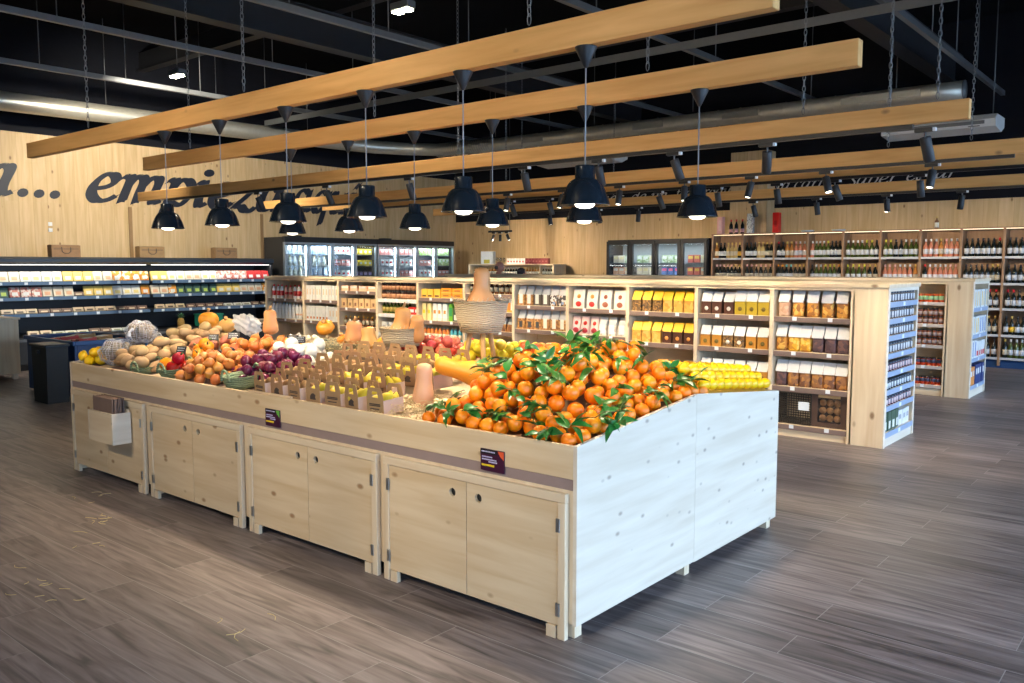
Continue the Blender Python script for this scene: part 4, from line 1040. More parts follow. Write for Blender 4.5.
# ------------------------------------------------------------------ product makers (front faces -y, base at origin)
film = P('clear_film', (.50, .52, .54), .18)
def M3(nm, a, b, c, s): return speckle(nm, a, b, c, s)
mixA = M3('pink_biscuits', (.55, .33, .22), (.48, .28, .18), (.60, .40, .28), 30)
mixO = M3('orange_nut_mix', (.62, .27, .04), (.34, .13, .03), (.75, .45, .10), 32)
mixB = M3('brown_nut_mix', (.30, .13, .05), (.45, .20, .05), (.16, .07, .04), 32)
mixY = M3('yellow_corn_mix', (.80, .42, .03), (.60, .25, .03), (.85, .55, .12), 32)
mixD = M3('dark_fig_mix', (.10, .055, .06), (.16, .08, .07), (.07, .04, .05), 32)
mixG = M3('dark_nuts_gold', (.16, .085, .03), (.34, .18, .05), (.08, .045, .025), 60)
mixC = M3('golden_biscuits', (.70, .38, .07), (.62, .30, .05), (.78, .46, .12), 30)
mixS = M3('seed_crackers', (.42, .20, .06), (.55, .30, .10), (.25, .11, .04), 50)
cardW = P('white_header_card', (.60, .61, .62), .5)
cardY = P('yellow_header_card', (.85, .48, .01), .5)
PR_ = {}
def prod(key, name, mesh, kids, w, noun): PR_[key] = (name, mesh, kids, w, noun)
def bag_card(key, cont, card, noun, w=.114, d=.088, h=.24, seal=None, crisp=False):
    b = MB()
    if crisp: b.prism_y([(-d / 2, 0), (d / 2, 0), (d / 2, .66 * h), (-d / 2, .60 * h)], -w * .45, w * .45)
    else:
        n = 7; rows = [(0, .84), (.06, .97), (.2, 1.0), (.4, .97), (.56, .84), (.66, .6)]
        for j, (zz, q) in enumerate(rows):
            for i in range(n * 4):
                a_ = 2 * PI * i / (n * 4); c_, s_ = math.cos(a_), math.sin(a_)
                sx_ = abs(c_) ** .45 * (1 if c_ > 0 else -1); sy_ = abs(s_) ** .6 * (1 if s_ > 0 else -1)
                b.v.append((w * .47 * min(1, q + .08) * sx_, d * .5 * q * sy_, zz * h))
        for j in range(len(rows) - 1):
            for i in range(n * 4):
                k_ = (i + 1) % (n * 4); b.face((j * n * 4 + i, j * n * 4 + k_, (j + 1) * n * 4 + k_, (j + 1) * n * 4 + i), 0, True)
        b.face([i for i in range(n * 4)][::-1]); b.face([(len(rows) - 1) * n * 4 + i for i in range(n * 4)])
    me = b.mesh('snack_bag', [cont])
    k = MB().prism_y([(-d * .56, .56 * h), (-d * .50, .545 * h), (d * .12, .98 * h), (d * .06, h)], -w * .46, w * .46)
    k.prism_y([(d * .06, h), (d * .12, .98 * h), (d * .52, .62 * h), (d * .56, .64 * h)], -w * .46, w * .46)
    kids = [('header_card', k.mesh('header_card', [card]))]
    if seal:
        s = MB().lathe([(0, 0), (.021, 0), (.021, .0015), (0, .0016)], 14, cap=False).xf(Matrix.Translation((.0, -d / 2 - .0008, .24 * h)) @ Matrix.Rotation(PI / 2, 4, 'X'))
        kids.append(('round_seal', s.mesh('round_seal', [seal])))
    prod(key, 'biscuit_box' if crisp else 'snack_bag', me, kids, w, noun)
seaW = P('cream_seal', (.75, .68, .6), .5); seaG = P('olive_seal', (.18, .12, .02), .5); seaO = P('orange_seal', (.75, .30, .06), .5)
choc = P('chocolate_box', (.085, .030, .018), .45); olive = P('olive_gold_box', (.42, .30, .02), .45)
amberb = P('amber_box', (.50, .22, .03), .45)
bag_card('pinkbag', mixA, cardW, 'bag of pale biscuits under a white header')
bag_card('orangebag', mixO, cardW, 'bag of orange nut mix under a white header')
bag_card('brownbag', mixB, cardW, 'bag of brown nuts under a white header')
bag_card('cornbag', mixY, cardW, 'bag of yellow corn mix under a white header')
bag_card('figbag', mixD, cardW, 'bag of dark dried fruit under a white header')
bag_card('chocbox', choc, cardW, 'chocolate-brown box with a white slanted top', .115, .085, .215, seaW, True)
bag_card('olivebox', olive, cardW, 'olive-gold box with a white slanted top', .12, .085, .23, seaG, True)
bag_card('amberbox', amberb, cardW, 'amber biscuit box with a white slanted top', .115, .085, .205, seaG, True)
bag_card('nutbox', mixG, cardW, 'dark nut box with a white slanted top', .115, .085, .205, seaW, True)
bag_card('ydark', mixG, cardY, 'dark nut box with a yellow top', .115, .085, .215, None, True)
bag_card('ygold', mixC, cardY, 'golden biscuit box with a yellow top', .115, .085, .215, None, True)
bag_card('ychoc', choc, cardY, 'dark brown box with a yellow slanted top', .115, .085, .215, seaO, True)
bag_card('lowbox', amberb, P('orange_header_card', (.75, .33, .03), .5), 'low box with an orange slanted top', .125, .09, .15, None, True)
def clear_bag(key, cont, lab, noun, w=.105, h=.225, lw=.05, lh=.11, lz=.02, dark=None):
    b = MB().prism_y([(-.04, 0), (.04, 0), (.036, h * .62), (-.036, h * .55)], -w / 2, w / 2)
    me = b.mesh('clear_bag', [cont])
    t = MB().prism_y([(-.036, h * .55), (.036, h * .62), (.008, h * .86), (.014, h), (.004, h), (-.004, h * .84)], -w * .46, w * .46)
    l = MB().box(-lw / 2, lw / 2, -.0425, -.040, lz, lz + lh)
    prod(key, 'clear_bag', me, [('film_top', t.mesh('film_top', [film])), ('label', l.mesh('label', [lab]))], w, noun)
offw = P('off_white_label', (.74, .74, .66), .6); dgl = P('dark_grey_label', (.05, .055, .065), .6)
clear_bag('cb1', P('grey_dried_mushrooms', (.10, .075, .06), .6), offw, 'clear bag of dark food, off-white label')
clear_bag('cb2', mixS, offw, 'clear cracker bag with an off-white label')
clear_bag('cb3', mixS, dgl, 'clear cracker bag with a dark label', lw=.045, lh=.07)
clear_bag('cb4', M3('black_white_sweets', (.06, .05, .05), (.6, .58, .55), (.35, .2, .1), 40), P('tiny_blue_label', (.2, .3, .5), .5), 'clear bag of dark mixed sweets', lw=.03, lh=.03)
clear_bag('cb5', M3('pale_rice_cakes', (.62, .56, .48), (.7, .66, .6), (.5, .42, .34), 30), P('pale_blue_label', (.55, .62, .75), .5), 'clear biscuit bag with a blue-white label', w=.10, h=.20, lw=.07, lh=.10)
clear_bag('snack', mixB, P('brown_snack_label', (.25, .1, .04), .5), 'bag of brown snack sticks', w=.09, h=.16, lw=.03, lh=.04)
def pouch(key, body, oval, oval2, noun, w=.145, h=.21):
    b = MB().prism_y([(-.03, 0), (.03, 0), (.034, h * .3), (.008, h), (-.002, h), (-.034, h * .3)], -w / 2, w / 2)
    k1 = MB().lathe([(0, 0), (.03, 0), (.03, .002), (0, .0025)], 16, cap=False, sx=1.25).xf(Matrix.Translation((0, -.0325, h * .22)) @ Matrix.Rotation(PI / 2, 4, 'X'))
    k2 = MB().lathe([(0, 0), (.024, 0), (.024, .002), (0, .0025)], 14, cap=False).xf(Matrix.Translation((0, -.0215, h * .62)) @ Matrix.Rotation(PI / 2 - .22, 4, 'X'))
    prod(key, 'food_pouch', b.mesh('food_pouch', [body]), [('oval_label', k1.mesh('oval_label', [oval])), ('round_picture', k2.mesh('round_picture', [oval2]))], w, noun)
whp = P('white_pouch_film', (.64, .62, .58), .3)
redl = P('red_oval', (.65, .03, .02), .4); brl = P('brown_oval', (.35, .10, .05), .4); orl = P('orange_picture', (.70, .28, .04), .4)
pouch('pw1', whp, redl, orl, 'white pouch with a red oval label'); pouch('pw2', whp, brl, brl, 'white pouch with a brown oval label')
pouch('pp', P('pink_pouch_film', (.78, .55, .50), .3), P('crimson_oval', (.45, .02, .04), .4), redl, 'pink pouch with a crimson oval label', .10, .20)
def carton(key, name, main, panel, noun, w, d, h, pw=.8, ph=.5, pz=.3, band=None):
    b = MB().box(-w / 2, w / 2, -d / 2, d / 2, 0, h, 0, .002)
    kids = [('front_print', MB().box(-w / 2 * pw, w / 2 * pw, -d / 2 - .0012, -d / 2 + .001, h * pz, h * (pz + ph)).mesh('front_print', [panel]))]
    if band: kids.append(('colour_band', MB().box(-w / 2 - .0008, w / 2 + .0008, -d / 2 - .0014, d / 2 + .001, h * .02, h * .16).mesh('colour_band', [band])))
    prod(key, name, b.mesh(name, [main]), kids, w, noun)
def bottle_mesh(h, r, gl, cap, name='bottle', n=12, neck=.62):
    pr = [(0, 0), (r * .92, 0), (r, .006), (r, h * neck * .92), (r * .86, h * neck * 1.04), (r * .42, h * neck * 1.22), (r * .36, h * neck * 1.3), (r * .36, h * .86), (r * .42, h * .86), (r * .42, h), (0, h)]
    return MB().lathe(pr, n, cap=False, mats=[0] * 8 + [1, 1]).mesh(name, [gl, cap])
def strip_label(r, z0, z1, m1, m2):
    mb = MB(); n = 20; b = 0
    mb.lathe([(r, z0), (r * 1.02, z0), (r * 1.02, z1), (r, z1)], n, cap=False)
    for i, f in enumerate(mb.f):
        if (i % n) % 5 == 1 or (i % n) % 5 == 2: mb.m[i] = 1
    return mb.mesh('label', [m1, m2])
def label_mesh(r, z0, z1, mat): return MB().lathe([(r, z0), (r * 1.015, z0), (r * 1.015, z1), (r, z1)], 14, cap=False).mesh('label', [mat])
def bottle(key, gl, cap, lab, noun, h=.29, r=.036, z0=.18, z1=.46, name='wine_bottle', neck=.62):
    prod(key, name, bottle_mesh(h, r, gl, cap, name, neck=neck), [('label', label_mesh(r, h * z0, h * z1, lab))], r * 2 + .006, noun)
P('dark_jar_print', (.10, .12, .16), .5)
def jar(key, cont, lid, lab, noun, h=.09, r=.034, name='jar', z0=.2, z1=.72):
    b = MB().lathe([(0, 0), (r * .94, 0), (r, .005), (r, h * .78), (r * .9, h * .84), (0, h * .84)], 14, cap=False)
    kids = [('lid', MB().lathe([(r * .93, h * .82), (r * .95, h * .82), (r * .95, h), (0, h)], 14, cap=False).mesh('lid', [lid])), ('label', strip_label(r, h * z0, h * z1, lab, MC['dark_jar_print']) if key in ('wj', 'kj', 'bj') else label_mesh(r, h * z0, h * z1, lab))]
    prod(key, name, b.mesh(name, [cont]), kids, r * 2 + .006, noun)
blueink = P('blue_print', (.05, .12, .4), .5); redink = P('red_print', (.6, .03, .03), .5); grnink = P('green_print', (.04, .3, .1), .5)
carton('obox', 'biscuit_carton', P('orange_carton', (.80, .32, .03), .5), P('dark_orange_print', (.35, .12, .03), .5), 'flat orange carton in a stack', .17, .1, .062, .6, .3, .35, P('light_orange_band', (.85, .5, .15), .5))
carton('ybag', 'biscuit_carton', P('yellow_carton', (.82, .48, .06), .5), P('dark_brown_print', (.1, .05, .02), .5), 'yellow biscuit carton with dark print', .10, .08, .11, .7, .2, .1)
jy = P('juice_yellow_print', (.85, .55, .02), .5); jo = P('juice_amber_print', (.6, .2, .03), .5)
carton('jy', 'juice_carton', P('juice_yellow_carton', (.82, .66, .30), .5), jy, 'pale yellow juice carton with an orange spot', .066, .066, .225, .6, .2, .4)
carton('jw', 'juice_carton', white, jo, 'white juice carton with an amber spot', .066, .066, .225, .6, .2, .4, P('cream_band', (.75, .7, .6), .5))
carton('jg', 'juice_carton', P('green_carton', (.16, .45, .04), .5), grnink, 'bright green carton', .06, .06, .22)
carton('wb1', 'flour_carton', white, P('pale_orange_print', (.72, .5, .3), .5), 'slim white carton with small print', .064, .09, .21, .3, .4, .35)
carton('wb2', 'flour_carton', white, P('brick_print', (.55, .18, .06), .5), 'slim white carton with brick-red print', .064, .09, .215, .55, .15, .12)
carton('kb', 'kraft_box', P('kraft_product', (.60, .40, .20), .7), P('brown_stamp', (.2, .09, .04), .6), 'small kraft box with a brown stamp', .10, .09, .13, .4, .35, .2)
carton('fw', 'sweets_carton', P('peach_carton', (.78, .5, .32), .5), white, 'low peach and white carton', .15, .1, .07, .9, .4, .5)
carton('soup', 'soup_carton', white, P('soup_picture', (.55, .22, .05), .5), 'white carton with an orange-brown picture', .12, .06, .17, .5, .6, .1, P('orange_band', (.8, .4, .05), .5))
carton('redp', 'red_pack', P('red_pack_film', (.6, .04, .03), .4), white, 'red food pack', .13, .08, .10, .6, .4, .3)
carton('whp', 'white_pack', white, P('grey_print', (.4, .4, .42), .5), 'white paper pack', .11, .07, .14, .6, .3, .4)
carton('crk', 'dark_pack', P('dark_green_pack', (.05, .09, .05), .5), offw, 'dark pack with a cream label', .1, .07, .17, .5, .4, .1)
milk = P('milk_plastic', (.80, .80, .80), .35)
bottle('m_red', milk, P('red_cap', (.7, .02, .03), .4), redink, 'white plastic bottle with a red cap', .21, .028, .2, .55, 'milk_bottle', .72)
bottle('m_redb', milk, P('red_cap', (.7, .02, .03), .4), P('peach_band', (.8, .5, .35), .5), 'white milk bottle with a red cap', .235, .031, .25, .35, 'milk_bottle', .8)
bottle('m_blue', milk, P('blue_cap', (.02, .08, .4), .4), P('grey_band', (.6, .62, .65), .5), 'white milk bottle with a blue cap', .235, .031, .6, .63, 'milk_bottle', .8)
bottle('m_green', milk, P('green_cap', (.02, .3, .14), .4), P('grey_band', (.6, .62, .65), .5), 'white milk bottle with a green cap', .235, .031, .6, .63, 'milk_bottle', .8)
bottle('pinkb', P('peach_bottle', (.75, .42, .32), .3), P('red_cap', (.7, .02, .03), .4), redink, 'peach-coloured bottle with a dark red cap', .2, .03, .3, .5, 'drink_bottle', .7)
bottle('oil', P('green_glass', (.06, .09, .015), .12), black, P('gold_label', (.55, .40, .1), .5), 'green glass oil bottle', .17, .026, .15, .5, 'oil_bottle')
bottle('vin', P('amber_glass', (.10, .035, .012), .12), P('yellow_cap', (.7, .4, .03), .4), P('vinegar_label', (.3, .28, .22), .5), 'dark bottle with a yellow cap', .14, .027, .2, .6, 'sauce_bottle')
bottle('rsauce', P('orange_sauce', (.70, .22, .04), .25), P('cream_cap', (.7, .62, .5), .4), P('cream_label', (.7, .6, .45), .5), 'orange bottle with a cream label', .17, .025, .15, .5, 'sauce_bottle', .75)
bottle('bsauce', P('turquoise_drink', (.10, .42, .52), .25), P('cream_cap', (.7, .62, .5), .4), P('cream_label', (.7, .6, .45), .5), 'turquoise bottle with a cream label', .17, .025, .15, .5, 'sauce_bottle', .75)
jar('dj', P('dark_preserve', (.06, .025, .018), .2), black, P('copper_label', (.50, .24, .12), .5), 'dark preserve jar with a copper label', .108, .03, z0=.1, z1=.6)
jar('wj', P('pale_preserve', (.16, .11, .08), .25), P('steel_blue_lid', (.05, .065, .09), .3, .5), P('white_jar_label', (.62, .63, .64), .5), 'small jar with a white label', .095, .031, z0=.14, z1=.7)
jar('bj', P('berry_preserve', (.10, .02, .03), .2), P('steel_blue_lid', (.12, .15, .2), .3, .5), P('pinkish_label', (.60, .45, .45), .5), 'small dark red jar with a pale label', .08, .034, z0=.14, z1=.7)
jar('kj', P('black_olive', (.03, .035, .04), .2), P('steel_blue_lid', (.12, .15, .2), .3, .5), P('pale_grey_label', (.55, .6, .62), .5), 'small dark jar with a pale grey label', .085, .034, z0=.14, z1=.7)
jar('rj', P('tomato_sauce', (.50, .05, .012), .22), black, P('dark_blue_label', (.05, .06, .12), .5), 'tomato jar with a dark lid', .10, .029, z0=.35, z1=.75)
jar('gj', P('red_pepper_sauce', (.55, .07, .015), .22), P('orange_lid', (.6, .12, .02), .35), P('mint_label', (.30, .52, .28), .5), 'red jar with a mint green label', .10, .03, z0=.25, z1=.75)
jar('brj', P('brown_sauce', (.20, .06, .03), .22), black, P('greyish_label', (.35, .27, .25), .5), 'brown jar with a grey label', .095, .028, z0=.2, z1=.6)

NPROD = [0]
def put(key, x, y, z, yaw, label, cat, group, jit=.004):
    name, me, kids, w, noun = PR_[key]
    o = link(name, me, None, (x + random.uniform(-jit, jit), y + random.uniform(-jit, jit), z), (0, 0, yaw + random.uniform(-.05, .05)), 1, label, cat, group)
    for kn, km in kids: link(kn, km, o)
    NPROD[0] += 1
    return o
def cat_of(name): return {'snack_bag': 'bag of snacks', 'clear_bag': 'bag of snacks', 'food_pouch': 'pouch', 'jar': 'jar'}.get(name, 'bottle' if 'bottle' in name else ('pack' if 'pack' in name else 'carton'))
def shelf_row(x0, x1, y, z, seq, where, yaw=0, stack=1, axis='x'):
    """sets products along a shelf from x0 to x1: seq is [(key, count), ...]"""
    keys = [k for k, n in seq for _ in range(n)]
    tot = len(keys); p = (x1 - x0) / tot
    for i, k in enumerate(keys):
        name, me, kids, w, noun = PR_[k]
        for s in range(stack):
            h = max(v.co.z for v in me.vertices)
            for kn, km in kids: h = max(h, max(v.co.z for v in km.vertices))
            lab = noun + ', ' + where; grp = noun + ', ' + where
            a = x0 + p * (i + .5)
            if axis == 'x': put(k, a, y, z + s * (h + .0005), yaw, lab, cat_of(name), grp)
            else: put(k, y, a, z + s * (h + .0005), yaw, lab, cat_of(name), grp)

# ------------------------------------------------------------------ long shelf unit (front) and its twin behind
def price_tags(parent, xs, y, z):
    for x in xs: MB().box(x - .021, x + .021, y - .003, y, z - .032, z + .004).build('price_tag', tagm, parent)
UPS = [-11.42, -10.5, -9.68, -8.85, -8.05, -7.22, -6.42, -5.63, -4.84, -4.035, -3.246, -2.502]
YA = 7.69
ua = thing('shelf_unit', 'long waist-high pine shelf unit behind the produce counter, full of packets', 'shelf unit')
MB().box(-11.47, -2.19, YA - .015, 8.65, 1.405, 1.44, 0, .003).build('top_board', paleX, ua)
MB().box(-11.45, -2.5, YA + .005, YA + .03, 1.378, 1.405).build('fascia', paleX, ua)
MB().box(-11.45, -2.5, 8.12, 8.14, 0, 1.405).build('back_panel', paleX, ua)
MB().box(-11.45, -2.45, 8.6, 8.62, 0, 1.405).build('rear_panel', paleX, ua)
MB().box(-11.45, -2.5, YA + .03, YA + .05, 0, .092).build('plinth', paleX, ua)
MB().box(-11.47, -11.42, YA, 8.62, 0, 1.405, 0, .002).build('end_panel', paleZ, ua)
for x in UPS[1:]: MB().box(x - .02, x + .02, YA, 8.12, 0, 1.378, 0, .002).build('upright', paleZ, ua)
BAYZ = {0: [1.128, .805, .475, .116], 1: [1.128, .805, .475, .116], 2: [1.125, .803, .475, .116], 3: [1.13, .84, .475, .116], 4: [1.14, .86, .475, .116],
        5: [1.259, 1.042, .811, .475], 6: [1.19, .896, .639], 7: [1.157, .956, .7], 8: [1.249, 1.011, .75], 9: [1.102, .794], 10: [1.101, .794]}
def bayx(k): return UPS[10 - k] + .022, UPS[11 - k] - .022
for k in range(11):
    a, b = bayx(k)
    for i, z in enumerate(BAYZ[k]):
        s = MB().box(a, b, YA + .012, 8.12, z - .022, z).build('shelf', paleX, ua)
        MB().box(a, b, YA + .008, YA + .012, z - .05, z - .004).build('label_rail', rail if k not in (7,) else white, s)
        w_ = b - a
        price_tags(s, [a + w_ * .28, a + w_ * .75] if k < 7 else [a + w_ * .2, a + w_ * .5, a + w_ * .8], YA + .007, z - .004)
BAYN = ['rightmost bay', 'second bay from right', 'third bay from right', 'fourth bay from right', 'fifth bay from right', 'sixth bay from right', 'fifth bay from left', 'fourth bay from left', 'third bay from left', 'second bay from left', 'leftmost bay']
SHN = ['top shelf', 'second shelf', 'third shelf', 'bottom shelf']
FILL = {
 0: [[('pinkbag', 1), ('orangebag', 4)], [('orangebag', 1), ('cornbag', 2), ('figbag', 3)], [('figbag', 1), ('brownbag', 5)]],
 1: [[('chocbox', 3), ('olivebox', 3)], [('amberbox', 2), ('nutbox', 2), ('amberbox', 2)], [('amberbox', 6)]],
 2: [[('ydark', 3), ('ygold', 3)], [('ygold', 3), ('ychoc', 3)], [('lowbox', 3)]],
 3: [[('pw1', 2), ('pw2', 2)], [('pp', 3), ('cb5', 3)], [('lowbox', 5)]],
 4: [[('cb2', 2), ('cb1', 2), ('cb4', 2)], [('cb3', 3), ('cb2', 3)]],
 5: [[('vin', 9)], [('soup', 5)], [('snack', 7)]],
 6: [[('ybag', 3)], [('jy', 2), ('jw', 3), ('jg', 1), ('crk', 2)], [('rsauce', 7), ('bsauce', 4)]],
 7: [[('dj', 10)], [('oil', 8), ('redp', 2)], [('whp', 5)]],
 8: [[('fw', 4)], [('kb', 6)], [('vin', 8)]],
 9: [[('wb1', 10)], [('wb2', 7), ('wb1', 3)]],
 10: [[('m_red', 3), ('pinkb', 2), ('m_red', 3)], [('m_blue', 4), ('m_green', 3), ('m_redb', 3)]]}
for k, rows in FILL.items():
    a, b = bayx(k)
    for i, seq in enumerate(rows):
        x0, x1 = a + .012, b - .012
        if k == 2 and i == 2: x0 = a + .30
        if k == 6 and i == 0: x1 = a + .36
        shelf_row(x0, x1, YA + .075, BAYZ[k][i], seq, '%s, %s, long unit' % (SHN[i], BAYN[k]), stack=2 if (k == 7 and i == 0) else 1)
    if k == 6: shelf_row(a + .38, b - .01, YA + .075, BAYZ[6][0], [('obox', 2)], 'top shelf, fifth bay from left, long unit', stack=3 - 1)
# bottom of the rightmost bay: wire crate and a window box of cookies
a, b = bayx(0)
t = thing('wire_crate', 'dark wire crate on the bottom shelf of the rightmost bay, long shelf unit', 'crate', (a + .185, YA + .2, .1165))
cr = MB().box(-.175, .175, -.15, .15, 0, .015)
for i in range(13):
    z = .02 + i * .022; cr.box(-.175, .175, -.156, -.150, z, z + .008)
for i in range(16):
    x = -.17 + i * .0227; cr.box(x - .003, x + .003, -.15, -.146, 0, .3)
cr.box(-.178, .178, -.158, -.146, .29, .305); cr.box(-.178, -.172, -.15, .15, 0, .3); cr.box(.172, .178, -.15, .15, 0, .3)
cr.build('wire_basket', P('dark_bronze_wire', (.07, .06, .05), .4, .5), t)
MB().box(.06, .16, -.162, -.158, .14, .22).build('tag', tagm, t)
t = thing('cookie_box', 'brown window box of round cookies, bottom shelf of the rightmost bay', 'box', (b - .175, YA + .13, .117))
bb = MB().box(-.16, -.105, -.075, .075, 0, .31).box(.105, .16, -.075, .075, 0, .31).box(-.105, .105, -.075, .075, 0, .045).box(-.105, .105, -.075, .075, .265, .31).box(-.105, .105, .0, .075, .045, .265)
bb.build('case', P('dark_brown_card', (.07, .04, .03), .5), t)
MB().box(-.1, .1, -.077, -.075, .275, .3).build('band', P('tan_band', (.5, .33, .15), .6), t)
MB().box(-.105, .105, -.0745, -.0735, .045, .265).build('window_film', glass('box_film', (1, 1, 1), .08, .1), t)
ck = lumpy('cookie', (.034, .016, .034), fruit('cookie_crust', (.45, .24, .09), (.30, .14, .05), .7, 30, .3, 60, .1), 99, .03)
for i in range(3):
    for j in range(3): link('cookie', ck, None, (b - .175 - .066 + i * .066, YA + .13 - .045, .117 + .082 + j * .072), (random.uniform(-.1, .1), random.uniform(0, 3), 0), .95, 'round brown cookie behind the window of the brown box, bottom shelf', 'cookie', 'cookies in the window box')
# end block of the unit, shelves facing the aisle
def end_block(unit, x0, x1, y0, y1, zs, zt, railm, front):
    MB().box(x0, x1 - .012, y0, y0 + .035, 0, zt, 0, .002).build('end_front_board', paleZ, unit)
    MB().box(x0, x1 - .012, y1 - .03, y1, 0, zt, 0, .002).build('end_rear_board', paleZ, unit)
    MB().box(x0, x0 + .02, y0 + .035, y1 - .03, 0, zt).build('end_back_board', paleZ, unit)
    fr = MB().box(x1 - .012, x1, y0, y0 + .05, 0, zt, 0, .002); fr.box(x1 - .012, x1, y1 - .035, y1, 0, zt, 0, .002); fr.box(x1 - .012, x1, y0 + .05, y1 - .035, zt - .03, zt)
    fr.build('end_frame', pineY, unit)
    MB().box(x1 - .03, x1 - .012, y0 + .05, y1 - .035, 0, .09).build('end_plinth', pineY, unit)
    for z in zs:
        s = MB().box(x0 + .02, x1 - .004, y0 + .05, y1 - .035, z - .015, z).build('end_shelf', pineY, unit)
        MB().box(x1 - .004, x1 + .001, y0 + .05, y1 - .035, z - .045, z + .002).build('label_rail', railm, s)
        MB().box(x1 + .001, x1 + .003, (y0 + y1) / 2 - .03, (y0 + y1) / 2 + .03, z - .04, z - .005).build('price_tag', tagm, s)
EZ = [1.281, 1.134, .986, .828, .669, .508, .364, .128]
end_block(ua, -2.50, -2.2, YA, 8.62, EZ, 1.405, P('daylight_blue_rail', (.30, .38, .52), .4), True)  # white rails, with the blue of daylight mixed into their colour
for i, z in enumerate(EZ):
    n = 'topmost' if i == 0 else ('lowest' if i == 7 else ORD[i])
    if i < 7: shelf_row(YA + .07, 8.56, -2.245, z, [(['wj', 'wj', 'wj', 'wj', 'bj', 'kj', 'bj'][i], 10)], '%s shelf, aisle end of the front unit' % n, yaw=PI / 2, axis='y')
    else: shelf_row(YA + .07, 8.56, -2.26, z, [('crk', 4), ('whp', 3)], 'lowest shelf, aisle end of the front unit', yaw=PI / 2, axis='y')
# twin unit behind
ub = thing('shelf_unit', 'second pine shelf unit behind the long one, red jars in its visible bay', 'shelf unit')
YBU = 11.28; BX = [-11.0, -10.2, -9.4, -8.6, -7.8, -7.0, -6.2, -5.4, -4.6, -3.8, -3.33, -2.56]
MB().box(-11.05, -2.255, YBU - .015, 12.16, 1.41, 1.445, 0, .003).build('top_board', paleX, ub)
MB().box(-11.0, -2.56, YBU + .005, YBU + .03, 1.378, 1.41).build('fascia', paleX, ub)
MB().box(-11.0, -2.56, 11.65, 11.67, 0, 1.41).build('back_panel', paleX, ub)
MB().box(-11.0, -2.56, YBU + .03, YBU + .05, 0, .1).build('plinth', paleX, ub)
MB().box(-11.0, -2.5, 12.12, 12.14, 0, 1.41).build('rear_panel', paleX, ub)
for x in BX: MB().box(x - .018, x + .018, YBU, 11.65, 0, 1.378, 0, .002).build('upright', paleZ, ub)
BZ = [1.156, .887, .628, .369, .134]
for z in BZ:
    s = MB().box(-3.31, -2.58, YBU + .012, 11.65, z - .02, z).build('shelf', paleX, ub)
    MB().box(-3.31, -2.58, YBU + .008, YBU + .012, z - .04, z - .003).build('label_rail', P('pale_rail', (.5, .45, .42), .5), s)
    price_tags(s, [-2.8], YBU + .007, z - .003)
for i, (key, st, n) in enumerate((('gj', 1, 6), ('brj', 2, 6), ('brj', 2, 6), ('rj', 1, 6), ('rj', 1, 6))):
    shelf_row(-2.96, -2.60, YBU + .06, BZ[i], [(key, n)], '%s shelf of the rear unit bay' % (['top', 'second', 'third', 'fourth', 'bottom'][i]), stack=st)
end_block(ub, -2.56, -2.268, YBU, 12.14, [1.09, .765, .476, .144], 1.41, P('daylight_blue_rail', (.30, .38, .52), .4), True)
carton('eb1', 'tall_carton', white, P('yellow_print2', (.8, .5, .05), .5), 'tall white carton with yellow print', .10, .1, .22, .3, .8, .1)
carton('eb2', 'tall_carton', white, blueink, 'tall white carton with blue print', .10, .1, .22, .3, .8, .1)
carton('eb3', 'tall_carton', white, redink, 'tall white carton with red print', .10, .1, .2, .7, .3, .1)
carton('eb4', 'tall_carton', P('navy_carton', (.02, .04, .16), .5), white, 'navy carton with white print', .12, .1, .24, .5, .3, .5)
carton('eb5', 'tall_carton', P('orange_carton2', (.7, .25, .05), .5), white, 'orange carton with white print', .12, .1, .22, .5, .3, .5)
for i, seq in enumerate(([('eb1', 6)], [('eb1', 3), ('eb2', 3)], [('eb2', 2), ('eb3', 4)], [('eb5', 2), ('eb4', 4)])):
    shelf_row(YBU + .07, 12.08, -2.325, [1.09, .765, .476, .144][i], seq, '%s shelf, aisle end of the rear unit' % ['top', 'second', 'third', 'bottom'][i], yaw=PI / 2, axis='y')
# ------------------------------------------------------------------ wine wall
WX = [-7.55, -6.937, -6.325, -5.705, -5.085, -4.465, -3.84, -3.235, -2.63, -2.02, -1.41]
YW = 15.0
wu = thing('wine_shelf', 'tall brown wooden wine shelf along the rear wall', 'shelf unit')
WZ = [1.735, 1.322, .93, .518, .159]
for x in WX: MB().box(x - .018, x + .018, YW, 15.34, .04, 2.18, 0, .002).build('upright', wineW, wu)
MB().box(WX[0] - .018, WX[-1] + .018, YW - .004, 15.34, 2.18, 2.2).build('top_board', wineW, wu)
MB().box(WX[0], WX[-1], 15.32, 15.34, .04, 2.18).build('back_panel', wineW, wu)
MB().box(WX[0], WX[-1], YW + .06, 15.3, 0, .12).build('plinth', bluebin, wu)
EM('warm_led', (1, .78, .5), 2.5)
for k in range(10):
    a, b = WX[k] + .018, WX[k + 1] - .018
    MB().box(a, b, YW + .012, YW + .024, 2.172, 2.18).build('led_strip', MC['warm_led'], wu)
    for z in WZ:
        s = MB().box(a, b, YW + .006, 15.32, z - .02, z).build('shelf', wineW, wu)
        MB().box(a, b, YW + .002, YW + .006, z - .025, z + .012).build('label_rail', P('pale_wine_rail', (.5, .52, .55), .4), s)
gD = P('dark_wine_glass', (.010, .014, .012), .12); gG = P('olive_wine_glass', (.055, .075, .015), .12); gR = P('rose_wine', (.55, .20, .12), .15); gA = P('amber_spirit', (.45, .18, .04), .15); gC = P('champagne_gold', (.5, .35, .12), .3)
lW = P('white_wine_label', (.68, .70, .74), .5); lC = P('cream_wine_label', (.62, .55, .42), .5); lY = P('yellow_wine_label', (.75, .45, .03), .5); lR = P('red_wine_label', (.6, .03, .04), .5)
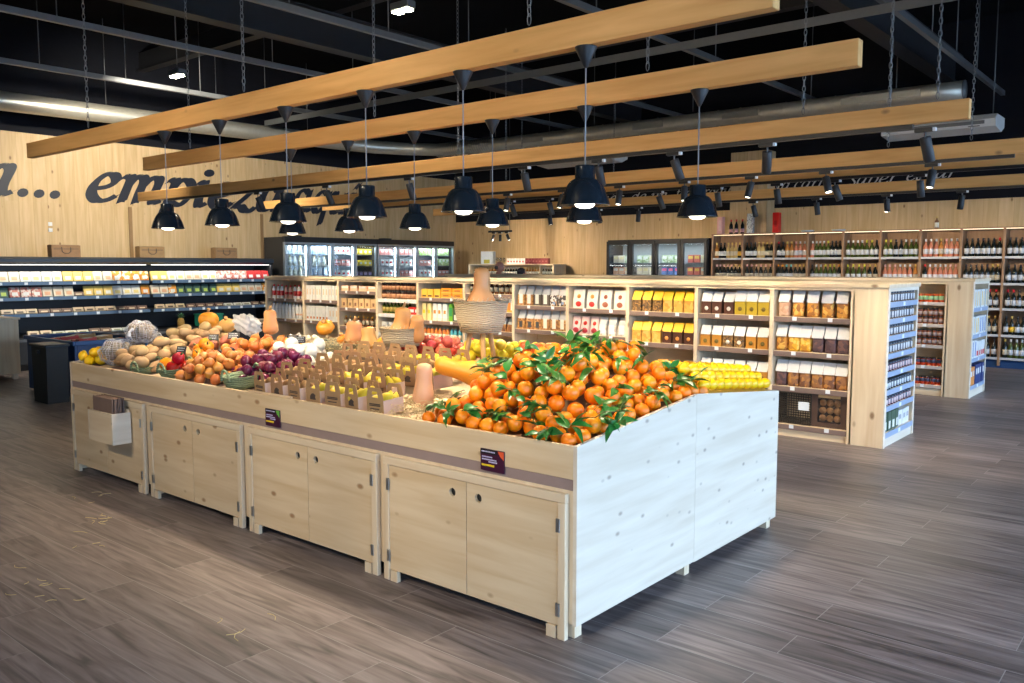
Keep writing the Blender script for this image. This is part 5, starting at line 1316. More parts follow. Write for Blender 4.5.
cD = P('dark_capsule', (.02, .02, .025), .4); cG = P('gold_capsule', (.55, .38, .10), .35); cY = P('lime_capsule', (.62, .58, .05), .4); cO = P('orange_capsule', (.75, .28, .02), .4); cR = P('red_capsule', (.6, .02, .03), .4); cP = P('pink_capsule', (.7, .38, .36), .4); cW = P('silver_capsule', (.6, .62, .64), .35); cT = P('turquoise_capsule', (.1, .5, .55), .4)
for key, g, c, l, noun in (('dW', gD, cD, lW, 'dark wine bottle with a white label'), ('dC', gD, cG, lC, 'dark wine bottle with a cream label'), ('gW', gG, cW, lW, 'green wine bottle with a white label'), ('gY', gG, cY, lW, 'green wine bottle with a lime capsule'), ('rP', gR, cP, lW, 'rosé wine bottle with a pink capsule'), ('rW', gR, cW, lW, 'rosé wine bottle with a silver capsule'), ('aC', gA, cG, lC, 'amber bottle with a cream label'), ('dO', gD, cO, lW, 'dark wine bottle with an orange capsule'), ('dR', gD, cR, lW, 'dark wine bottle with a red capsule'), ('dT', gD, cT, lW, 'dark wine bottle with a turquoise capsule'), ('dY', gD, cG, lY, 'dark wine bottle with a yellow label'), ('dP', gD, cP, lC, 'dark wine bottle with a pink capsule'), ('gC', gC, cG, lC, 'golden sparkling wine bottle'), ('dRl', gD, cD, lR, 'dark wine bottle with a red label')):
    bottle(key, g, c, l, noun, .30, .037)
R1 = [[('aC', 1), ('dW', 2), ('gC', 3), ('dY', 1)], [('dW', 3), ('gC', 2), ('dC', 2)], [('dR', 1), ('dW', 1), ('aC', 2), ('rP', 1), ('rW', 2)], [('rW', 1), ('gW', 3), ('gY', 1), ('dW', 3)], [('gW', 4), ('gY', 2), ('dW', 1)], [('gY', 2), ('dW', 2), ('gW', 3)], [('rW', 3), ('aC', 1), ('rP', 1), ('rW', 2)], [('dW', 6), ('dR', 1)], [('dW', 7)]]
R2 = [[('dP', 5), ('dC', 2)], [('dP', 6)], [('dO', 2), ('dT', 2), ('dC', 3)], [('dW', 1), ('gW', 2), ('gY', 3), ('dO', 1)], [('gY', 4), ('dC', 2)], [('rP', 3), ('rW', 3), ('aC', 1)], [('dR', 1), ('rW', 4), ('rP', 2)], [('dW', 5), ('dC', 2)], [('dW', 7)]]
BAYW = ['leftmost bay', 'second bay', 'third bay', 'fourth bay', 'fifth bay', 'sixth bay', 'seventh bay', 'eighth bay', 'rightmost visible bay']
for k in range(9):
    a, b = WX[k] + .035, WX[k + 1] - .035
    shelf_row(a, b, YW + .06, WZ[0], R1[k], 'top shelf, %s of the wine wall' % BAYW[k])
    shelf_row(a, b, YW + .06, WZ[1], R2[k], 'second shelf, %s of the wine wall' % BAYW[k])
a, b = WX[8] + .035, WX[9] - .035
shelf_row(a, b, YW + .06, WZ[2], [('dR', 2), ('dW', 2), ('dRl', 1), ('dW', 2)], 'third shelf, rightmost visible bay of the wine wall')
shelf_row(a, b, YW + .06, WZ[3], [('dW', 1), ('dY', 1), ('dW', 5)], 'fourth shelf, rightmost visible bay of the wine wall')
shelf_row(a, b, YW + .06, WZ[4], [('dC', 1), ('gW', 3), ('dW', 3)], 'bottom shelf, rightmost visible bay of the wine wall')
for z, s, kk in ((WZ[2], 'third', 'dR'), (WZ[3], 'fourth', 'dC'), (WZ[4], 'bottom', 'dW')): shelf_row(WX[8] - .22, WX[8] - .035, YW + .06, z, [(kk, 2)], '%s shelf, eighth bay of the wine wall' % s)
# things on top of the wine shelf
carton('pinkcase', 'bottle_case', P('pink_case', (.70, .38, .38), .5), P('pale_pink', (.75, .5, .5), .5), 'tall pink bottle case standing on top of the wine shelf', .11, .1, .33, .5, .6, .2)
carton('redcase', 'bottle_case', P('bright_red_case', (.75, .01, .01), .45), P('deep_red_print', (.5, .0, .0), .5), 'tall bright red bottle case standing on top of the wine shelf', .12, .1, .37, .4, .3, .3)
carton('dotcase', 'bottle_case', M3('dotted_case', (.65, .65, .62), (.2, .2, .22), (.6, .6, .58), 60), offw, 'speckled grey bottle case on top of the wine shelf', .11, .1, .37, .3, .1, .1)
put('pinkcase', -7.45, 15.15, 2.2, 0, PR_['pinkcase'][4], 'bottle case', None)
put('redcase', -6.34, 15.15, 2.2, 0, PR_['redcase'][4], 'bottle case', None)
put('dotcase', -6.85, 15.15, 2.2, 0, PR_['dotcase'][4], 'bottle case', None)
bottle('mini', gD, cR, P('pink_small_label', (.6, .3, .3), .5), 'small dark bottle', .27, .035, .1, .35)
for i, x in enumerate((-7.23, -7.12, -7.0)): put('mini', x, 15.12, 2.2, 0, 'small dark bottle on top of the wine shelf, %s of three' % ('leftmost', 'middle', 'rightmost')[i], 'bottle', None)
bottle('fig', P('brown_glass', (.2, .09, .04), .3), cG, offw, 'small brown bottle', .20, .033, .1, .5)
put('fig', -3.63, 15.12, 2.2, 0, 'small brown bottle alone on top of the wine shelf at the right', 'bottle', None)
cupp = P('grey_dish', (.4, .45, .5), .4)
MB().lathe([(0, 0), (.10, 0), (.12, .03), (.11, .03), (.09, .01), (0, .01)], 16, cap=False).build('plate', cupp, None, loc=(-5.75, 15.1, 2.2), label='shallow grey dish on top of the wine shelf, left one', cat='dish')
MB().lathe([(0, 0), (.10, 0), (.12, .03), (.11, .03), (.09, .01), (0, .01)], 16, cap=False).build('plate', cupp, None, loc=(-5.2, 15.1, 2.2), label='shallow grey dish on top of the wine shelf, right one', cat='dish')

# ------------------------------------------------------------------ glass-door freezers on the rear wall
EM('cool_led', (.9, .96, 1), 30)
fglass = glass('cooler_glass', (.86, .92, .95), .06)
linr = P('cooler_lining', (.30, .32, .34), .5)
fz = thing('display_freezer', 'black four-door glass freezer against the rear wall, left of the wine shelf', 'freezer', (0, 0, 0))
FX0, FX1, FY, FZ = -9.93, -7.62, 14.93, 2.13
c_ = MB().box(FX0, FX1, FY + .06, 15.6, FZ - .08, FZ).box(FX0, FX0 + .05, FY + .06, 15.6, 0, FZ - .08).box(FX1 - .05, FX1, FY + .06, 15.6, 0, FZ - .08).box(FX0 + .05, FX1 - .05, FY + .06, 15.6, 0, .3)
c_.build('cabinet', black, fz)
MB().box(FX0 + .05, FX1 - .05, 15.5, 15.52, .3, FZ - .08).build('lining', linr, fz)
dw = (FX1 - FX0) / 4
def glass_door(parent, a, b, z0, z1, fm, w_, axis='x', at=0, hs=1):
    """framed glass leaf; axis is the direction it runs along"""
    def bx(m_, u0, u1, v0, v1, d0, d1):
        if axis == 'x': m_.box(u0, u1, at + d0, at + d1, v0, v1, 0)
        else: m_.box(at - d1, at - d0, u0, u1, v0, v1, 0)
    m_ = MB(); bx(m_, a, a + w_, z0, z1, 0, .05); bx(m_, b - w_, b, z0, z1, 0, .05); bx(m_, a + w_, b - w_, z0, z0 + w_, 0, .05); bx(m_, a + w_, b - w_, z1 - w_, z1, 0, .05)
    d_ = m_.build('door', fm, parent)
    m_ = MB(); bx(m_, a + w_, b - w_, z0 + w_, z1 - w_, .018, .026); m_.build('glass', fglass, d_)
    m_ = MB(); bx(m_, (b - w_ * .6 - .008) if hs > 0 else a + w_ * .6 - .008, (b - w_ * .6 + .008) if hs > 0 else a + w_ * .6 + .008, .9, 1.3, -.035, -.015); m_.build('handle', steel, d_)
for k in range(4):
    a, b = FX0 + k * dw + .008, FX0 + (k + 1) * dw - .008
    glass_door(fz, a, b, .3, FZ - .03, black, .06, 'x', FY, 1 if k % 2 == 0 else -1)
    for z in (1.42, 1.66): MB().box(a, b, FY + .12, 15.5, z - .012, z).build('shelf', linr, fz)
    MB().box(b - .035, b - .02, FY + .065, FY + .08, .5, FZ - .12).build('led_strip', MC['cool_led'], fz)
fpk = {}
for key, m1, m2, noun in (('f1', P('pale_fish_pack', (.68, .6, .5), .4), P('cream_pack_print', (.75, .65, .4), .5), 'pale frozen food pack'), ('f2', M3('green_frozen_mix', (.5, .6, .4), (.25, .4, .15), (.7, .72, .65), 50), white, 'green and white frozen vegetable pack'), ('f3', P('blue_pink_pack', (.12, .22, .55), .4), P('pink_pack_print', (.75, .15, .3), .5), 'blue and pink frozen pack'), ('f4', P('peach_frozen_pack', (.72, .40, .28), .4), white, 'peach frozen pack'), ('f5', P('red_frozen_pack', (.6, .12, .10), .4), P('yellow_print3', (.8, .5, .1), .5), 'red frozen pack')):
    carton(key, 'frozen_pack', m1, m2, noun, .12, .1, .15, .8, .35, .5)
FR = [(('f4', 'f1'), ('f1', 'f2')), (('f1', 'f1'), ('f2', 'f1')), (('f3', 'f3'), ('f2', 'f2')), (('f5', 'f4'), ('f5', 'f1'))]
for k in range(4):
    a, b = FX0 + k * dw + .075, FX0 + (k + 1) * dw - .075
    for i, z in enumerate((1.42, 1.66)):
        shelf_row(a, b, FY + .2, z, [(FR[k][i][0], 2), (FR[k][i][1], 1)], '%s shelf behind freezer door %s from left' % (('lower', 'upper')[i], ORD[k]))
# ------------------------------------------------------------------ tall glass-door fridges on the left wall
def fridge(y0, y1, nd, lab, side):
    t = thing('glass_door_fridge', lab, 'fridge', (0, 0, 0)); X = -14.3; H_ = 2.12
    c = MB().box(XL + .02, X - .06, y0, y1, H_ - .1, H_ + .05).box(XL + .02, X - .06, y0, y0 + .05, 0, H_ - .1).box(XL + .02, X - .06, y1 - .05, y1, 0, H_ - .1).box(XL + .02, X - .06, y0 + .05, y1 - .05, 0, .3)
    c.build('cabinet', P('anthracite_panel', (.035, .036, .04), .5), t)
    MB().box(XL + .07, XL + .08, y0 + .05, y1 - .05, .3, H_ - .1).build('lining', P('bright_lining', (.6, .62, .64), .5), t)
    MB().box(X - .06, X + .005, y0, y1, H_ - .05, H_ + .06, 0, .004).build('header', black, t)
    MB().box(X - .3, X - .1, y0 + .3, y0 + .5, H_ + .05, H_ + .09).build('top_box', black, t)
    w_ = (y1 - y0) / nd
    for k in range(nd):
        a, b = y0 + k * w_ + .006, y0 + (k + 1) * w_ - .006
        glass_door(t, a, b, .3, H_ - .05, P('brushed_aluminium', (.38, .44, .5), .3, .6), .035, 'y', X, 1 if k % 2 == 0 else -1)
        for z in (1.36, 1.6, 1.84): MB().box(XL + .08, X - .12, a, b, z - .012, z).build('shelf', linr, t)
        MB().box(X - .085, X - .07, b - .03, b - .012, .5, H_ - .12).build('led_strip', MC['cool_led'], t)
fridge(10.05, 12.46, 4, 'tall glass-door fridge on the left wall, unit nearer the open chiller', 0)
fridge(12.48, 14.9, 4, 'tall glass-door fridge on the left wall, unit nearer the rear corner', 1)
bottle('whb', P('pale_juice', (.72, .68, .55), .3), P('yellow_cap2', (.75, .55, .1), .4), offw, 'pale drink bottle', .2, .034, .2, .55, 'drink_bottle', .75)
bottle('clb', P('clear_water', (.55, .65, .7), .15), P('blue_cap2', (.05, .15, .5), .4), white, 'clear water bottle', .2, .034, .3, .55, 'drink_bottle', .75)
carton('yog', 'yoghurt_pack', white, redink, 'white yoghurt pack with red print', .1, .09, .14, .6, .3, .4)
carton('but', 'butter_pack', P('yellow_butter', (.82, .58, .05), .45), white, 'yellow dairy pack', .11, .09, .12, .5, .4, .3)
carton('jui', 'drink_carton', P('blue_white_carton', (.5, .62, .78), .45), white, 'blue and white drink carton', .085, .08, .19, .6, .4, .4)
carton('ham', 'meat_pack', P('ham_pink', (.62, .25, .22), .4), white, 'pink sliced meat pack', .11, .08, .13, .6, .3, .5)
carton('sal', 'salad_pack', M3('salad_mix', (.25, .42, .08), (.6, .66, .4), (.45, .5, .2), 40), white, 'green salad pack', .12, .09, .16, .5, .3, .6)
carton('drk', 'dark_tray', P('dark_violet_tray', (.06, .04, .08), .4), P('violet_print', (.4, .3, .5), .5), 'dark violet dairy pack', .1, .09, .12)
FRI = [['whb', 'whb', 'clb'], ['jui', 'whb', 'jui'], ['yog', 'ham', 'yog'], ['drk', 'but', 'but'], ['yog', 'yog', 'ham'], ['ham', 'yog', 'ham'], ['yog', 'ham', 'sal'], ['ham', 'sal', 'sal']]
for k in range(8):
    y0 = (10.05 if k < 4 else 12.48) + (k % 4) * .6045
    for i, z in enumerate((1.36, 1.6, 1.84)):
        key = FRI[k][i]
        shelf_row(y0 + .05, y0 + .55, -14.46, z, [(key, 4)], '%s shelf behind fridge door %s from the near end' % (('lower', 'middle', 'upper')[i], ORD[k]), yaw=PI / 2, axis='y')
# ------------------------------------------------------------------ open chillers along the left wall
def chiller(y0, y1, lab):
    t = thing('open_chiller', lab, 'chiller', (0, 0, 0)); X = XL + .02
    MB().prism([(X, 0), (X + 1.0, 0), (X + 1.05, .1), (X + 1.05, .50), (X + .98, .50), (X + .96, .46), (X + .1, .50), (X + .08, 1.62), (X, 1.62)], y0, y1).build('tub', charc, t)
    MB().prism([(X, 1.62), (X + .66, 1.62), (X + .72, 1.66), (X + .72, 1.71), (X + .66, 1.74), (X, 1.74)], y0 + .001, y1 - .001).build('canopy', P('blue_black_canopy', (.02, .03, .045), .4), t)
    MB().box(X + .60, X + .63, y0 + .05, y1 - .05, 1.610, 1.619).build('led_strip', MC['chill_led'], t)
    for s in ((y0,) if y1 < 8 else (y1 - .03,)):
        MB().prism([(X, .5), (X + 1.02, .5), (X + .70, 1.62), (X, 1.62)] if 0 else [(X, .5), (X + .98, .58), (X + .62, 1.0), (X + .66, 1.62), (X, 1.62)], s, s + .03).build('side_panel', charc, t)
    for z in (1.34, 1.10, .84):
        sh = MB().box(X + .1, X + .67, y0 + .03, y1 - .03, z - .018, z).build('shelf', P('shelf_blue_grey', (.06, .075, .10), .4), t)
        MB().box(X + .67, X + .68, y0 + .03, y1 - .03, z - .045, z + .008).build('label_rail', P('rail_blue', (.10, .17, .28), .4), sh)
        n = 9
        for i in range(n):
            yy = y0 + .2 + (y1 - y0 - .4) * i / (n - 1)
            MB().box(X + .68, X + .683, yy - .025, yy + .025, z - .04, z + .002).build('price_tag', tagm, sh)
    MB().box(X + 1.05, X + 1.06, y0, y1, .44, .48).build('bumper', greysteel, t)
EM('chill_led', (1, .98, .94), 3)
chiller(4.0, 7.299, 'long black open chiller on the left wall, section nearer the front')
chiller(7.301, 9.78, 'long black open chiller on the left wall, section beside the tall fridges')
def pack(key, m, lab, noun, w=.15, h=.16, lean=.25):
    b = MB().box(-w / 2, w / 2, -.02, .02, 0, h, 0, .006).xf(Matrix.Rotation(-lean, 4, 'X'))
    b.v = [(x, y, z + .006) for x, y, z in b.v]
    l = MB().box(-w * .28, w * .28, -.0215, -.0195, h * .15, h * .5).xf(Matrix.Rotation(-lean, 4, 'X')); l.v = [(x, y, z + .006) for x, y, z in l.v]
    prod(key, 'food_pack', b.mesh('food_pack', [m]), [('label', l.mesh('label', [lab]))], w, noun)
pack('k1', P('white_cheese', (.78, .76, .70), .4), P('pale_yellow_label', (.8, .65, .25), .5), 'white cheese pack'); pack('k2', M3('orange_pack', (.78, .33, .05), (.8, .7, .55), (.7, .22, .03), 18), white, 'orange and white food pack')
pack('k3', P('yellow_cheese', (.80, .58, .16), .4), white, 'yellow cheese pack'); pack('k4', M3('meat_pack_mix', (.65, .25, .2), (.75, .6, .52), (.55, .15, .12), 25), white, 'pink cold meat pack')
pack('k5', P('red_meat_pack', (.55, .04, .04), .35), white, 'red food pack in the chiller'); pack('k6', P('dark_green_pack2', (.06, .13, .12), .4), P('lime_label', (.45, .6, .12), .5), 'dark green food pack', .13)
pack('k7', P('cream_pack', (.74, .66, .52), .4), P('peach_label', (.75, .42, .25), .5), 'cream food pack'); pack('k8', P('brown_tray_pack', (.16, .10, .08), .4), P('beige_label', (.6, .48, .32), .5), 'low brown tray pack', .17, .07, .5)
pack('k9', P('beige_tray_pack', (.55, .43, .28), .4), P('dark_label', (.08, .06, .05), .5), 'low beige tray pack', .17, .08, .5); pack('k10', P('white_tray_pack', (.62, .62, .56), .4), P('olive_label', (.2, .2, .08), .5), 'flat white tray pack', .18, .06, .7)
CHILL = [(4.90, 7.30, 1.34, [('k7', 2), ('k1', 4), ('k3', 3), ('k7', 2), ('k2', 4)], 'top shelf of the front chiller'), (7.32, 9.72, 1.34, [('k3', 2), ('k1', 2), ('k7', 2), ('k1', 2), ('k4', 4), ('k5', 3)], 'top shelf of the chiller beside the fridges'),
 (4.90, 7.30, 1.10, [('k6', 1), ('k4', 3), ('k7', 3), ('k8', 1), ('k3', 3), ('k1', 3), ('k2', 1)], 'second shelf of the front chiller'), (7.32, 9.72, 1.10, [('k7', 2), ('k2', 1), ('k6', 5), ('k3', 3), ('k7', 3), ('k2', 1)], 'second shelf of the chiller beside the fridges'),
 (4.93, 7.24, .84, [('k9', 3), ('k8', 3), ('k9', 4), ('k8', 3)], 'third shelf of the front chiller'), (7.38, 9.7, .84, [('k9', 3), ('k8', 4), ('k10', 3), ('k8', 2)], 'third shelf of the chiller beside the fridges'),
 (5.2, 7.24, .49, [('k9', 2), ('k10', 3), ('k8', 2), ('k10', 4)], 'bottom tray of the front chiller'), (8.7, 9.6, .49, [('k10', 3), ('k9', 3)], 'bottom tray of the chiller beside the fridges')]
for y0, y1, z, seq, where in CHILL:
    shelf_row(y0, y1, -14.36 if z > .6 else -14.12, z + (0 if z > .6 else .015), seq, where, yaw=PI / 2, axis='y')
# paper bags on the chillers
bm_ = MB().prism_y([(-.085, 0), (.085, 0), (.085, .19), (.0, .2), (-.085, .19)], -.225, .225).mesh('paper_bag', [kraft])
hn = MB().tube([(-.07, -.087, .16), (-.068, -.094, .09), (-.03, -.094, .06), (.03, -.094, .06), (.068, -.094, .09), (.07, -.087, .16)], .006, 6).mesh('handle', [inkm])
pt = MB()
random.seed(5); x = -.19
while x < .19:
    w_ = random.uniform(.008, .02); pt.box(x, x + w_, -.0865, -.085, .12, .145); x += w_ + .006
pt = pt.mesh('printed_words', [P('faded_print', (.2, .12, .07), .7)])
for i, y in enumerate((5.98, 7.43, 8.88)):
    o = link('paper_bag', bm_, None, (-14.55, y, 1.741), (0, 0, PI / 2), 1, 'brown paper carrier bag lying on the chiller canopy, %s of three' % ('leftmost', 'middle', 'rightmost')[i], 'paper bag')
    link('handle', hn, o); link('printed_words', pt, o)
# ------------------------------------------------------------------ low bins and cupboard at the left
t = thing('wooden_cabinet', 'pale wooden cabinet at the left edge, in front of the open chiller', 'cabinet', (0, 0, 0))
MB().box(-13.75, -13.0, 3.3, 4.68, .08, .845, 0, .003).build('body', paleZ, t)
MB().box(-13.78, -12.98, 3.28, 4.70, .845, .87, 0, .003).build('top', paleX, t)
for x in (-13.7, -13.05):
    for y in (3.36, 4.62): MB().box(x - .03, x + .03, y - .03, y + .03, 0, .08).build('foot', pineY, t)
t = thing('blue_bin', 'open blue plastic bin of loose packets behind the black bin', 'bin', (0, 0, 0))
b_ = MB().box(-11.75, -10.35, 4.32, 4.35, .03, .70, 0, .004).box(-11.75, -10.35, 5.17, 5.2, .03, .70, 0, .004).box(-11.75, -11.72, 4.35, 5.17, .03, .70, 0, .004).box(-10.38, -10.35, 4.35, 5.17, .03, .70, 0, .004).box(-11.72, -10.38, 4.35, 5.17, .03, .06)
b_.build('tub', bluebin, t)
rim = MB().box(-11.78, -10.32, 4.29, 4.32, .66, .71, 0, .004).box(-11.78, -10.32, 5.2, 5.23, .66, .71, 0, .004).box(-11.78, -11.75, 4.32, 5.2, .66, .71, 0, .004).box(-10.35, -10.32, 4.32, 5.2, .66, .71, 0, .004)
rim.build('rim', P('blue_rim', (.02, .09, .25), .4), t)
MB().box(-11.7, -10.4, 4.37, 5.15, .5, .6).build('false_floor', bluebin, t)
for x in (-11.65, -10.45):
    for y in (4.42, 5.1): MB().lathe([(.03, 0), (.03, .03)], 10, (x, y, 0)).build('foot', black, t)
random.seed(9)
carton('snk1', 'snack_packet', P('tan_packet', (.48, .28, .12), .5), white, 'tan snack packet', .17, .05, .2); carton('snk2', 'snack_packet', P('pale_blue_packet', (.45, .55, .65), .5), redink, 'pale blue snack packet', .17, .05, .2); carton('snk3', 'snack_packet', P('red_packet', (.55, .05, .04), .5), offw, 'red snack packet', .17, .05, .2)
for i in range(14):
    k = random.choice(['snk1', 'snk1', 'snk2', 'snk3'])
    o = put(k, -11.5 + (i % 7) * .16, 4.5 + (i // 7) * .28, .625, random.uniform(-.6, .6), PR_[k][4] + ' lying in the blue bin', 'packet', PR_[k][4] + 's in the blue bin'); o.rotation_euler = (-PI / 2 + .1, 0, random.uniform(-.5, .5)); o.location.z = .64 + .02 * (i % 3); o.location.y += .0
t = thing('black_bin', 'tall black plastic bin standing in front of the blue bin', 'bin', (-10.55, 4.12, 0))
MB().prism([(-.19, 0), (.19, 0), (.215, .66), (-.215, .66)], -.12, .12).build('tub', P('black_plastic_bin', (.010, .012, .013), .55), t)
MB().box(-.235, .235, -.14, .14, .655, .69, 0, .01).build('rim', P('dark_teal_rim', (.012, .022, .03), .45), t)
MB().box(-.03, .03, -.145, -.12, .58, .62).build('grip', black, t)
# green crate and pineapple behind the potatoes
t = thing('green_crate', 'green plastic crate on the bottom tray of the open chiller', 'crate', (-14.26, 8.35, .502), (0, 0, PI / 2))
c = MB().box(-.2, .2, -.14, -.13, 0, .22).box(-.2, .2, .13, .14, 0, .22).box(-.2, -.19, -.13, .13, 0, .22).box(.19, .2, -.13, .13, 0, .22).box(-.19, .19, -.13, .13, 0, .01)
c.build('tub', P('green_crate_plastic', (.02, .26, .16), .45), t)
MB().box(-.215, .215, -.155, -.14, .2, .225).box(-.215, .215, .14, .155, .2, .225).box(-.215, -.2, -.14, .14, .2, .225).box(.2, .215, -.14, .14, .2, .225).build('rim', P('green_crate_plastic', (.02, .26, .16), .45), t)
pn = link('pineapple', MB().lathe([(0, 0), (.045, .004), (.062, .05), (.062, .12), (.045, .165), (.015, .178), (0, .178)], 20, cap=False).mesh('pineapple', fruit('pineapple_skin', (.42, .22, .04), (.22, .14, .03), .6, 60, .8, 90, .1)), None, (-14.16, 7.75, .50), (0, 0, 0), 1, 'pineapple with a green crown standing on the bottom tray of the open chiller', 'pineapple')
cr = MB()
for i in range(22):
    leaf(cr, Vector((0, 0, .17)), i * 2.4, 1.45 - i * .045, .11, .011, .35)
cr.build('crown', fruit('pineapple_leaf', (.05, .16, .07), (.10, .25, .12), .5, 10, 0, 50, .1), pn)
# ------------------------------------------------------------------ tasting counter by the rear wall
tc_ = thing('wine_counter', 'low wooden shelf of small bottles by the rear wall, left of the freezer', 'shelf unit', (0, 0, 0))
TX0, TX1, TY = -14.0, -11.45, 15.1
MB().box(TX0, TX1, TY - .02, 15.6, 1.61, 1.64, 0, .003).build('top_board', paleX, tc_)
MB().box(TX0 + .02, TX1 - .02, TY, 15.6, 1.355, 1.38).build('shelf', paleX, tc_)
MB().box(TX0 + .02, TX1 - .02, 15.56, 15.58, 0, 1.61).build('back_panel', paleX, tc_)
MB().box(TX0 + .02, TX1 - .02, TY + .01, 15.56, 0, 1.0).build('base_block', paleX, tc_)
for x in (TX0, -11.83, TX1): MB().box(x - .02, x + .02, TY, 15.56, 0, 1.61).build('upright', paleZ, tc_)
bottle('liq', P('golden_liqueur', (.4, .18, .04), .2), cG, offw, 'small golden liqueur bottle', .18, .029, .2, .5, 'liqueur_bottle'); bottle('liqd', gD, cW, offw, 'small dark liqueur bottle', .18, .03, .2, .5, 'liqueur_bottle')
shelf_row(-13.9, -11.87, TY + .06, 1.38, [('liq', 12), ('liqd', 6), ('liq', 7)], 'shelf of the low wine counter'); shelf_row(-11.8, -11.5, TY + .06, 1.38, [('liqd', 4)], 'right end of the low wine counter')
carton('wcup', 'glass_box', white, redink, 'white carton with red print', .085, .09, .13, .5, .25, .3); carton('rcup', 'glass_box', P('dark_red_carton', (.22, .02, .03), .5), P('dull_red_print', (.35, .08, .08), .5), 'dark red carton', .085, .09, .13, .5, .3, .3)
shelf_row(-12.83, -12.3, TY + .08, 1.64, [('wcup', 6)], 'on top of the low wine counter'); shelf_row(-12.28, -11.62, TY + .08, 1.64, [('rcup', 7)], 'on top of the low wine counter')
carton('wbx', 'promo_box', P('pale_blue_white', (.65, .7, .75), .5), P('olive_yellow_print', (.45, .4, .05), .5), 'white box with a yellow-green label on the low wine counter, left end', .3, .2, .3, .5, .3, .05)
put('wbx', -13.55, TY + .2, 1.64, .4, PR_['wbx'][4], 'box', None)
gl_ = MB().lathe([(.0, 0), (.028, 0), (.006, .006), (.005, .05), (.03, .075), (.034, .11), (.028, .15), (.026, .15), (.031, .11), (.0, .06)], 14, cap=False).mesh('wine_glass', [glass('drink_glass', (.95, .97, 1), .15)])
for i in range(3): link('wine_glass', gl_, None, (-13.2 + i * .11, TY + .12, 1.64), (0, 0, 0), 1, 'stemmed glass on the low wine counter beside the white cartons', 'glass', 'stemmed glasses on the wine counter')
